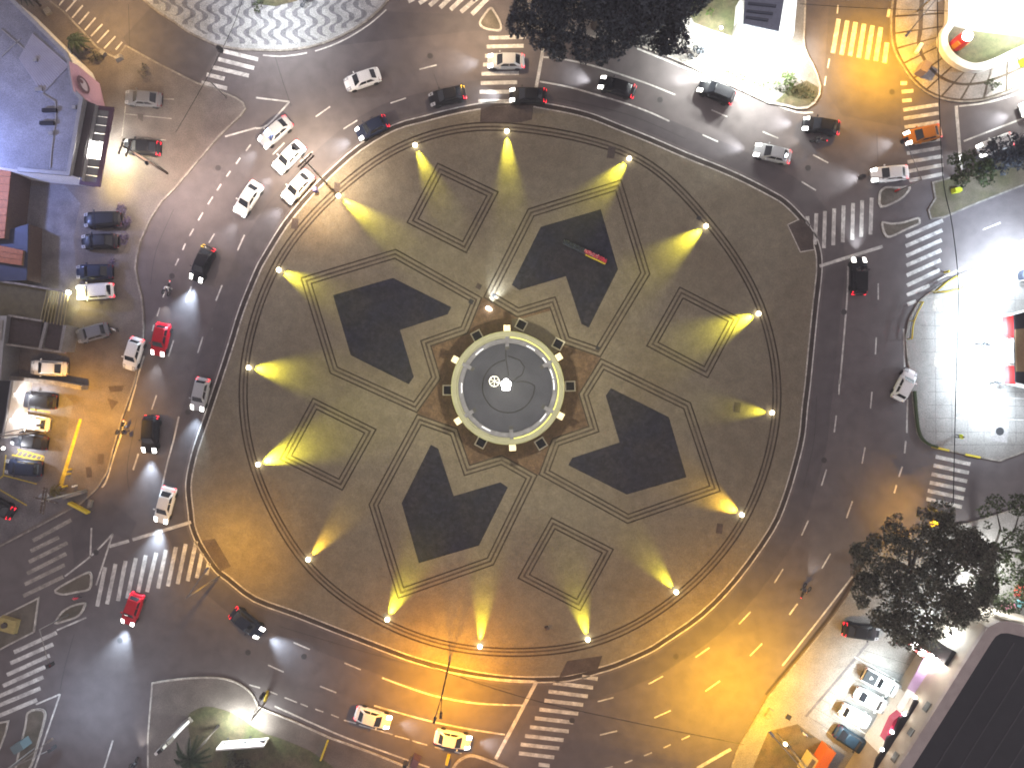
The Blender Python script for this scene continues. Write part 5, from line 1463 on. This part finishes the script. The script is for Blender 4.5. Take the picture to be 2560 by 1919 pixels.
# --- south-east building
e = empty('dark_roofed_building', W(2400, 1800), 0, 'large building with dark sheet roof and pale parapet at the bottom right', 'building')
zb = 7.2
ro = T(3, 3, [(1240, 1656), (1420, 1372), (1570, 1135), (1730, 880), (1930, 562), (1965, 515), (2010, 490), (2070, 488), (2212, 522), (2700, 640)]) + [(2900, 1700), (2900, 2300), (2050, 2300)]
ro[0] = T(3, 3, [(1060, 1940)])[0]
P_in = wxy(ro, zb)
s_ = 1 if area2(P_in) > 0 else -1
Pout = offset(P_in, -s_ * 1.25)
def wpoly3(name, P, z0, z1, m, par):
    v, f = prism_geo(P, z0, z1); return under(mesh_obj(name, v, f, m), par)
wpoly3('wall', Pout, KH, zb - .4, plain('wall_beige', (.36, .31, .25), .8, var=.1, scale=1), e)
vL, fL = band_geo(offset(P_in, -s_ * .62), 1.25, zb - .42, zb + .05, True)
under(mesh_obj('parapet', vL, fL, plain('parapet_pale', (.34, .29, .27), .8, var=.12, scale=1)), e)
# standing-seam sheets of the dark roof
d_ = (Vector(P_in[4]) - Vector(P_in[0])).normalized(); nn = Vector((d_.y, -d_.x))
wpoly3('roof', P_in, zb - .41, zb - .15, ROOFD, e)
for i in range(1, 9):
    a = Vector(P_in[0]) + nn * (i * 2.3) + d_ * 0.6; b = a + d_ * (22.0 - i * .7)
    v, f = band_geo([tuple(a), tuple(b)], .10, zb - .15, zb - .09); under(mesh_obj('roof_seam', v, f, plain('seam', (.045, .042, .048), .6) if 'seam' not in MATS else MATS['seam']), e)
# windows in the upper wall facing the road
for t, wd in ((.20, 1.1), (.36, .9), (.52, 1.1), (.09, .9)):
    c = Vector(Pout[0]) + (Vector(Pout[4]) - Vector(Pout[0])) * t
    ww = under(box('window', (c.x, c.y, 6.0), (wd, .16, .75), plain('win_dark', (.05, .045, .04), .3) if 'win_dark' not in MATS else MATS['win_dark'], rz=math.atan2(d_.y, d_.x)), e)
# lower annex roof with scalloped edge and lamps
e4 = empty('shop_annex', W(2230, 1840), 0, 'low dark annex roof with a scalloped edge and star-bright lamps along it', 'building')
ax = T(3, 3, [(1050, 1656), (1365, 1108), (1275, 1062), (1215, 1195), (1140, 1225), (1090, 1350), (1030, 1400), (1000, 1500), (940, 1580), (920, 1656), (800, 1900), (900, 1950)])
under(poly('roof', ax, 4.3, 4.6, ROOFD, None, at=4.6), e4)
under(walls('wall', T(3, 3, [(1050, 1656), (1365, 1108), (1275, 1075), (960, 1600), (820, 1890), (900, 1950)]), KH, 4.3, WHITE, None), e4)
under(poly('sign_board', T(3, 3, [(1005, 1415), (1085, 1240), (1152, 1185), (1165, 1200), (1080, 1370), (1030, 1425)]), 3.2, 4.25, CRIM, None, at=4.2), e4)
for x, y in ((1190, 1195), (1085, 1350), (1000, 1500), (1285, 1050)):
    a = T(3, 3, [(x - 14, y - 8)])[0]; q = W(*a, 4.5)
    under(lathe('edge_lamp', [(.05, -.1), (.20, 0), (.16, .12), (.04, .16)], LAMP_W, (q.x, q.y, 4.5), 10), e4)
    light('SPOT', (q.x - 1.3, q.y + .7, 4.7), 450, (.76, .93, 1.0), .25, to=(q.x - 3.0, q.y + 1.7, 0), cone=118, parent=e4)
e5 = empty('shop_awning', W(2290, 1680), 0, 'lilac and white awning beside the parking, under the red lit sign', 'awning')
under(poly('lilac_sheet', T(3, 3, [(1205, 968), (1350, 700), (1455, 770), (1278, 1018)]), 3.2, 3.3, plain('lilac', (.42, .30, .48), .5), None, at=3.3), e5)
under(poly('white_sheet', T(3, 3, [(1105, 1125), (1205, 972), (1295, 1022), (1158, 1176)]), 3.2, 3.34, WHITE, None, at=3.3), e5)
for x, y in ((2260, 1690), (2240, 1770)):
    q = W(x, y); under(tube('post', [(q.x, q.y, KH), (q.x, q.y, 3.2)], .06, GREYM), e5)
e6 = empty('red_light_sign', W(2310, 1640), 0, 'zigzag red shop sign with glaring white lamps beside the lilac awning', 'sign')
zz = T(3, 3, [(1205, 540), (1215, 600), (1330, 690), (1480, 790), (1500, 740), (1340, 620)])
under(poly('red_board', zz, 3.4, 4.0, REDP, None, at=4.0), e6)
for x, y in ((1265, 605), (1330, 655), (1400, 700), (1460, 740)):
    q = W(*T(3, 3, [(x, y)])[0], 4.1)
    under(lathe('lamp', [(.1, 0), (.45, .05), (.4, .2), (.1, .25)], LAMP_W, (q.x, q.y, 4.02), 12), e6)
ql = W(2290, 1625); light('SPOT', (ql.x, ql.y, 4.4), 420, (1, .85, .95), .4, cone=170, parent=e6)
ql = W(2330, 1560); light('POINT', (ql.x, ql.y, 3.2), 500, (.85, .95, 1.0), .4, parent=e6)
ql = W(2440, 1420); light('POINT', (ql.x, ql.y, 3.0), 650, (.95, 1, 1.0), .4, parent=e6)
# roof-top boxes
for x, y, sx_, sy_, m_, lab in ((1610, 730, 1.9, 1.6, DARK, 'black box unit on the ledge beside the pale parapet'), (1640, 800, 2.6, 1.0, WHITE, 'pale rooftop duct beside the parapet'), (1490, 990, 1.6, 1.2, WHITE, 'white rooftop box glowing by the annex')):
    q = W(*T(3, 3, [(x, y)])[0], 5.4)
    o = box('rooftop_unit', (q.x, q.y, 2.78), (sx_, sy_, 5.2), m_, rz=math.atan2(d_.y, d_.x)); tag(o, lab, 'unit')
# red parasol and sign on the right
q = W(2522, 1465)
e = empty('red_parasol', (q.x, q.y, KH), 0, 'round red parasol glowing beside the tree at the right', 'parasol')
tube('pole', [(0, 0, 0), (0, 0, 2.3)], .04, GREYM, e); lathe('canopy', [(1.0, 2.1), (.6, 2.35), (.05, 2.5)], REDP, n=16, parent=e)
q = W(2518, 1494)
e = empty('cyan_sign', (q.x, q.y, KH), 0, 'small cyan oval sign just below the red parasol', 'sign')
tube('post', [(0, 0, 0), (0, 0, 1.9)], .05, GREYM, e); lathe('face', [(.5, 1.9), (.55, 1.96), (.4, 2.05), (.05, 2.07)], plain('cyan', (.2, .5, .55), .5), n=18, parent=e)
q = W(2515, 1512)
o = box('red_bench', (q.x, q.y, KH + .25), (1.5, .5, .5), plain('pink_red', (.6, .2, .3), .5), rz=R(8), top=.92); tag(o, 'pinkish red low bench below the cyan sign', 'bench')
# objects in the bottom right corner
q0 = T(3, 3, [(480, 1395), (590, 1500), (445, 1700), (310, 1700)])
e = empty('orange_counter', W(2030, 1890), 0, 'bright orange counter roof with pale frame at the bottom edge', 'stall')
under(poly('counter_top', T(3, 3, [(520, 1478), (590, 1525), (470, 1720), (395, 1690)]), KH, 1.8, plain('orange_sheet', (.55, .12, .01), .6), None, at=1.8), e)
under(poly('yellow_frame', T(3, 3, [(380, 1540), (440, 1590), (370, 1720), (290, 1690)]), KH, 1.5, plain('pale_yellow', (.5, .42, .2), .7), None, at=1.5), e)
under(poly('tray', T(3, 3, [(385, 1575), (415, 1598), (345, 1705), (315, 1690)]), 1.5, 1.56, WALK, None, at=1.55), e)

# ================================================================ sign wall, totem sign, poles
e = empty('sign_wall', W(610, 1848), 0, 'low white sign wall with dark lettering, floodlit from the front', 'sign')
b0, b1 = W(557, 1852), W(674, 1843)
dv = (b1 - b0).normalized(); nv = Vector((-dv.y, dv.x, 0))
hw = 1.85
vs, fs = box_geo(((b0.x + b1.x) / 2, (b0.y + b1.y) / 2, KH + hw / 2), ((b1 - b0).length, .22, hw), math.atan2(dv.y, dv.x))
under(mesh_obj('wall_panel', vs, fs, WHITE), e)
LET = plain('letter_grey', (.010, .010, .012), .9, spec=.0)
def letter(u, w_, z0, z1, poly2):
    # outline in panel coordinates (0..1), placed on the face towards the road
    L = (b1 - b0).length
    vs_ = []
    for lift in (.115, .15):
        for a, b in poly2:
            q = b0 + dv * (L * u + w_ * a) + nv * lift
            vs_.append((q.x, q.y, KH + z0 + (z1 - z0) * b))
    n = len(poly2)
    under(mesh_obj('letter', vs_, [tuple(range(n, 2 * n))] + [(i, (i + 1) % n, n + (i + 1) % n, n + i) for i in range(n)], LET), e)
A_ = [(0, 0), (.25, 0), (.5, .6), (.75, 0), (1, 0), (.62, 1), (.38, 1)]
V_ = [(.38, 0), (.62, 0), (1, 1), (.75, 1), (.5, .4), (.25, 1), (0, 1)]
P_ = [(0, 0), (.25, 0), (.25, .4), (.9, .45), (1, .7), (.9, 1), (0, 1)]
S7 = [(.3, 0), (.6, 0), (1, .8), (1, 1), (0, 1), (0, .75), (.65, .75)]
for u, l_ in ((.06, A_), (.18, V_), (.42, S7), (.51, P_), (.61, S7)):
    letter(u, .46, .35, 1.05, l_)
letter(.80, 1.0, .5, 1.4, [(0, .4), (1, 0), (1, 1)])
for x, y in ((571.5, 1843.5), (628, 1839)):
    q = W(x, y)
    o = lathe('ground_floodlight', [(.14, 0), (.14, .12), (.08, .2)], DARK, (q.x, q.y, KH), 12)
    tag(o, 'small dark ground floodlight before the sign wall, ' + ('nearer the palm' if x < 600 else 'nearer the road'), 'floodlight', 'floodlights of the sign wall')
    light('POINT', (q.x + .8, q.y + 2.1, KH + 1.5), 170, (.93, 1.0, .97), .3, cone=178, parent=None, name='floodlight_beam')
# tall two-faced totem
tb, tt = W(470, 1802), W(470, 1802)
e = empty('white_totem_sign', (tb.x, tb.y, KH), R(38), 'tall narrow white totem sign with dark ends, on the south-west pavement', 'sign')
box('foot', (0, 0, .25), (1.3, .7, .5), KERB, parent=e)
box('panel', (0, 0, 3.6), (1.15, .32, 6.2), WHITE, parent=e)
box('dark_panel', (.30, 0, 6.3), (.5, .36, 1.6), DARK, parent=e)
box('top_board', (-.05, 0, 5.2), (1.5, .40, 1.4), WALKL, parent=e)

def pole_thing(name, label, base, h, cat='pole', r=(.14, .09), m=POLEC):
    b = W(*base)
    e_ = empty(name, (b.x, b.y, 0), 0, label, cat)
    tube('shaft', [(0, 0, 0), (0, 0, h)], list(r), m, e_, 10)
    return e_, b
def crossarms(e_, b, h, ang, L=2.3, n=2, gap=.45, zs=(0, -.0)):
    for i in range(n):
        o = (i - (n - 1) / 2) * gap
        c, s = math.cos(ang), math.sin(ang)
        arm = box('crossarm', (-s * o, c * o, h - .15 * i), (L, .13, .13), WOOD, rz=ang, parent=e_)
        for k in (-.42, -.15, .15, .42):
            lathe('insulator', [(.05, 0), (.06, .1), (.03, .18)], KERB, (c * L * k - s * o, s * L * k + c * o, h - .15 * i + .06), 8, arm)
e_, b = pole_thing('utility_pole', 'pale utility pole with four dark crossarms at the north-west kerb', (815, 458), 8.4)
crossarms(e_, b, 8.2, R(45), 2.2, 2, .42)
lp = W(733, 370, 8.5) - b
tube('lamp_arm', [(0, 0, 7.6), (lp.x * .6, lp.y * .6, 8.5), (lp.x, lp.y, 8.5)], .05, POLEM, e_)
lathe('lamp_head', [(.10, 8.45), (.24, 8.42), (.2, 8.6), (.05, 8.66)], DARK, (lp.x, lp.y, 0), 12, e_)
light('SPOT', (b.x + lp.x, b.y + lp.y, 8.3), 2300, (1, .82, .62), .25, cone=150, parent=e_)
light('SPOT', (b.x - .6, b.y - 2.6, 7.5), 350, SOD, .25, cone=90, parent=e_)
e_, b = pole_thing('utility_pole', 'pale utility pole with crossed arms beside the stubby palm', (218, 1224), 8.0)
crossarms(e_, b, 7.8, R(82), 2.9, 2, .40)
crossarms(e_, b, 7.4, R(-14), 2.7, 1)
lathe('transformer', [(.05, 6.4), (.4, 6.45), (.42, 7.1), (.2, 7.25)], GREYM, (-.6, .25, 0), 14, e_)
e_, b = pole_thing('utility_pole', 'utility pole leaning over the black sedan by the shop canopy', (420, 434), 9.6, m=WOOD)
crossarms(e_, b, 9.3, R(70), 1.8, 2, .9)
tube('lamp_arm', [(0, 0, 8.6), (1.2, -.9, 9.0), (2.2, -1.6, 9.0)], .045, POLEM, e_)
lathe('lamp_head', [(.10, 8.95), (.22, 8.92), (.2, 9.08), (.05, 9.14)], DARK, (2.2, -1.6, 0), 12, e_)
light('SPOT', (b.x + 2.2, b.y - 1.6, 8.8), 1700, (1, .80, .66), .25, cone=155, parent=e_)  # arm and lamp added to this pole to light the north-west road
# street lamps; unseen ones at the picture edge are added to light the road
def lamp_post(label, base, h, heads, power, col, glow=LAMP_SOD, cone=150, r=(.12, .07), m=POLEM):
    b = W(*base)
    e_ = empty('street_lamp', (b.x, b.y, 0), 0, label, 'street lamp')
    tube('shaft', [(0, 0, 0), (0, 0, h)], list(r), m, e_, 10)
    for (hx, hy) in heads:
        q = W(hx, hy, h + .4) - b
        tube('arm', [(0, 0, h - .3), (q.x * .5, q.y * .5, h + .25), (q.x, q.y, h + .4)], .05, m, e_)
        d = Vector((q.x, q.y, 0)).normalized()
        hd = box('lamp_head', (q.x, q.y, h + .40), (.75, .28, .14), m, rz=math.atan2(d.y, d.x), parent=e_, top=.7)
        gl = box('lens', (q.x, q.y, h + .30), (.55, .22, .06), glow, rz=math.atan2(d.y, d.x), parent=hd)
        if power: light('SPOT', (b.x + q.x, b.y + q.y, h + .2), power / len(heads), col, .25, cone=cone, parent=e_)
    return e_
lamp_post('street lamp with two thin arms at the orange-lit south kerb', (1123, 1656), 8.6, [(1086, 1800), (1102, 1788)], 4300, (1.0, .42, .0), m=DARK, cone=160)
lamp_post('street lamp with a bright arm at the yellow-lit south-east corner', (1970, 1862), 12.0, [(1930, 1835)], 7200, (1.0, 0.51, 0.0), r=(.13, .08), m=POLEC)
lamp_post('street lamp beside the corner slab paving at the top right', (2292, 30), 7.0, [(2270, 84)], 3600, (1.0, .50, .0))
lamp_post('street lamp at the west pavement beside the yellow stripe', (100, 1080), 9.0, [(98, 1062)], 1900, (1, .47, .0), cone=115)
lamp_post('street lamp on the plaza corner above the lower west crosswalk', (548, 1440), 8.5, [(515, 1425)], 1000, SOD)
lamp_post('street lamp hidden at the edge of the olive tree by the east crosswalk', (2352, 1300), 6.5, [(2346, 1300)], 1500, SOD)
lamp_post('unseen street lamp behind the dark tree at the top edge', (1190, -40), 8.5, [(1185, -5)], 1200, (1, .74, .45))
lamp_post('unseen street lamp at the top left above the striped bays', (150, -30), 8.0, [(185, -12)], 900, (1, .62, .2))
lamp_post('unseen street lamp on the mosaic pavement at the top', (640, -60), 8.5, [(640, -20)], 1300, (.92, .97, 1.0), LAMP_W)
lamp_post('unseen street lamp beyond the bottom left corner over the islands', (50, 1900), 8.0, [(125, 1850)], 600, (.60, .76, 1.0), LAMP_W)
lamp_post('unseen street lamp beyond the right edge over the east road', (2640, 470), 8.5, [(2600, 500)], 1150, (.62, .78, 1.0), LAMP_W)
# blue floodlight mast beyond the warehouse
b = W(-75, 500)
e_ = empty('floodlight_mast', (b.x, b.y, 0), 0, 'floodlight mast with blue-white lamps at the left picture edge', 'mast')
tube('shaft', [(0, 0, 0), (0, 0, 13)], [.2, .12], POLEM, e_); box('lamp_bar', (.3, 0, 13), (.3, 2.2, .4), GREYM, parent=e_)
for k in (-.7, 0, .7): box('lamp', (.5, k, 12.95), (.15, .5, .35), LAMP_W, parent=e_)
light('SPOT', (b.x + .9, b.y, 12.6), 3000, (.33, .43, 1.0), .6, to=(b.x + 8, b.y + 3.5, 3), cone=155, blend=1.0, parent=e_)
# round post lamp bottom right
b = W(1940, 1828)
e_ = empty('post_lamp', (b.x, b.y, KH), 0, 'small round white lamp on a thin post at the yellow corner', 'lamp')
tube('post', [(0, 0, 0), (0, 0, 2.6)], .05, POLEM, e_); lathe('globe', [(.05, 2.55), (.2, 2.65), (.22, 2.8), (.12, 2.95), (.02, 3.0)], LAMP_Y, n=14, parent=e_, smooth=True)
# traffic signals
def signal(label, base, h, arms, m=POLEM, lamp=None):
    b = W(*base)
    e_ = empty('traffic_light', (b.x, b.y, 0), 0, label, 'traffic light', 'traffic lights on arms')
    tube('shaft', [(0, 0, 0), (0, 0, h)], [.09, .07], m, e_)
    for ax_, ay_ in arms:
        q = W(ax_, ay_, h) - b
        tube('arm', [(0, 0, h - .05), (q.x, q.y, h)], .045, m, e_)
        a_ = math.atan2(q.y, q.x)
        hd = box('signal_head', (q.x, q.y, h - .15), (.42, .38, 1.0), DARK, rz=a_, parent=e_)
        for z_, mm in ((.3, TAILOFF), (0, DARK), (-.3, DARK)):
            lathe('lens', [(.11, 0), (.11, .03)], mm, n=10, parent=hd)
            hd.children[-1].location = (q.x + .2 * math.cos(a_ + 1.57), q.y + .2 * math.sin(a_ + 1.57), h - .15 + z_); hd.children[-1].rotation_euler = (R(90), 0, a_)
signal('traffic light arm reaching over the lower west crosswalk', (172, 1535), 5.2, [(123, 1663)])
signal('traffic light with two arms on the north-east triangular island', (2238, 482), 5.4, [(2263, 350), (2157, 442)])
signal('traffic light arm reaching over the top left crosswalk', (567, 246), 5.2, [(548, 122)])
signal('traffic light arm at the bottom left corner island', (88, 1868), 5.0, [(128, 1872)])
signal('short traffic light at the round corner of the south-west pavement', (664, 1753), 4.6, [(655, 1700 + 40)])
signal('dark traffic light on the south pavement near the waiting sedan', (1028, 1890), 4.6, [(1012, 1912)])
# small street furniture
def thing_box(name, label, cat, px, py, size, m, rz=0, z=KH, top=1.0):
    q = W(px, py)
    o = box(name, (q.x, q.y, z + size[2] / 2), size, m, rz=R(rz), top=top); tag(o, label, cat); return o
def bollard(label, px, py, m=YPIPE, h=.9, z=KH):
    q = W(px, py)
    o = lathe('bollard', [(.12, 0), (.12, h * .85), (.09, h * .95), (.03, h)], m, (q.x, q.y, z), 12); tag(o, label, 'bollard', 'short bollards'); return o
e_ = empty('concrete_base', (*W(28, 1558)[:2], KH), R(-15), 'yellowish concrete pole base with a dark stump on the left island', 'base')
box('block', (0, 0, .3), (2.2, 1.7, .6), plain('base_yellow', (.34, .27, .10), .9, var=.15), parent=e_, top=.92)
lathe('stump', [(.35, .6), (.3, .9), (.1, .92)], BARK, (-.25, 0, 0), 14, e_)
thing_box('wall_stub', 'pale low wall stub across the west pavement corner', 'wall', 194, 1234, (2.6, .34, .8), WALKL, rz=18)
thing_box('barrier_beam', 'yellow barrier beam jutting over the west kerb corner', 'barrier', 204, 1267, (2.6, .26, .7), YPIPE, rz=-28)
thing_box('fallen_panel', 'pinkish diamond-shaped plate standing in the road by the west corner', 'panel', 229, 1258, (.35, .9, .5), WALKL, rz=-15, z=0)
bollard('yellow bollard beside the violet shadow at the west corner', 169, 1214)
bollard('white round-topped bollard at the west corner', 194, 1213, WHITE)
bollard('small yellow bollard above the worn patch on the west pavement', 178, 1183)
bollard('small yellow bollard below another on the west pavement', 180, 1172)
bollard('red post standing on the triangular north-east island', 2237, 479, REDP)
thing_box('yellow_box', 'bright yellow-green box on the east median beside the tree', 'box', 2386, 478, (1.0, .6, .7), plain('lime_box', (.55, .6, .02), .6), rz=10, top=.8)
thing_box('yellow_post', 'leaning yellow post on the south pavement by the kerb', 'post', 813, 1870, (.2, 2.4, .5), YPIPE, rz=-20)
thing_box('yellow_post', 'yellow post between the white sedan and the south median', 'post', 1120, 1893, (.34, 1.0, .8), YPIPE, rz=-15, z=0)
thing_box('yellow_post', 'yellow post at the rounded corner of the south-west pavement', 'post', 668, 1736, (.22, 1.1, .7), YPIPE, rz=-12, z=0)
thing_box('white_marker', 'small white concrete block on the striped bays corner', 'block', 262, 137, (.6, .5, .5), WALKL, rz=-40)
thing_box('concrete_rubble', 'heap of pale broken concrete beside the striped bays', 'rubble', 300, 148, (1.0, .7, .5), WALKL, rz=30, top=.6)
thing_box('manhole_box', 'pale diamond-shaped inspection box beside the warehouse', 'box', 124, 33, (.7, .7, .4), WALKL, rz=30)
thing_box('electric_cabinet', 'purple-grey street cabinet standing in the slab paving corner', 'cabinet', 2297, 180, (.9, 1.3, 1.4), plain('cabinet_grey', (.16, .13, .17), .6), rz=-30)
thing_box('bright_bench', 'white glaring bench-like bar on the slab paving', 'bench', 2292, 125, (.35, 1.2, .5), WHITE, rz=-30)
thing_box('plaza_bollard_box', 'bluish litter bin by the plaza kerb near the crossarm pole', 'bin', 792, 478, (.45, .45, .9), plain('bin_blue', (.12, .11, .30), .6), rz=20)
thing_box('cone_base', 'small dark round weight on the southern plaza floor', 'block', 1367, 1568, (.5, .5, .3), RAMP, rz=20, top=.6)
thing_box('inspection_box', 'yellow-rimmed inspection box on the yellow-lit corner pavement', 'box', 1921, 1780, (.7, 1.2, .3), KERB, rz=-32, top=.85)
thing_box('dark_cover', 'small dark square cover on the south-east pavement', 'cover', 1970, 1790, (.6, .6, .06), DARK, rz=-30)
thing_box('street_cabinet', 'violet-grey signal cabinet at the south kerb near the bottom', 'cabinet', 1040, 1896, (1.0, 1.2, 1.1), plain('cabinet_violet', (.07, .045, .09), .6), rz=-25, z=0, top=.8)
thing_box('guard_kiosk', 'small grey-blue kiosk on the bottom left island', 'kiosk', 66, 1852, (1.3, 1.0, 1.5), plain('kiosk_teal', (.10, .14, .15), .6), rz=30)
# overhead cables (thick bundled lines)
def cable(label, pts, z, r=.06):
    P_ = [W(x, y, z) for x, y in catmull(pts, 5)]
    o = tube('overhead_cable', P_, r, BLACK, None, 6); tag(o, label, 'cable')
cable('dark overhead cable running down past the east forecourt', [(2343, -60), (2347, 200), (2357, 440), (2380, 560), (2396, 720), (2390, 960), (2383, 1260)], 7.5, .05)
cable('dark overhead cable rising to the right over the east forecourt', [(2396, 722), (2480, 685), (2580, 640), (2700, 590)], 7.5, .04)
cable('dark overhead cable crossing the top left road to the mosaic', [(440, 330), (520, 190), (585, 60), (625, -60)], 8.0, .028)
cable('dark overhead cable crossing the south road to the yellow corner', [(1030, 1650), (1300, 1740), (1560, 1800), (1860, 1860)], 8.5, .03)
cable('dark overhead cable across the north-east junction top', [(2000, 10), (2120, 18), (2260, 24), (2420, 30)], 7.0, .03)

# ================================================================ night air
hm = bpy.data.materials.new('night_air')
hm.use_nodes = True
hn = hm.node_tree
hn.nodes.clear()
ho = hn.nodes.new('ShaderNodeOutputMaterial')
hv = hn.nodes.new('ShaderNodeVolumePrincipled')
hv.inputs['Color'].default_value = (0.85, 0.87, 0.92, 1)
hv.inputs['Density'].default_value = 0.0010
hv.inputs['Anisotropy'].default_value = 0.2
hn.links.new(hv.outputs[0], ho.inputs['Volume'])
hz = box('haze', (0, 0, 42.5), (640, 640, 87), hm)
tag(hz, 'thin night haze over the whole junction', 'haze', kind='stuff')
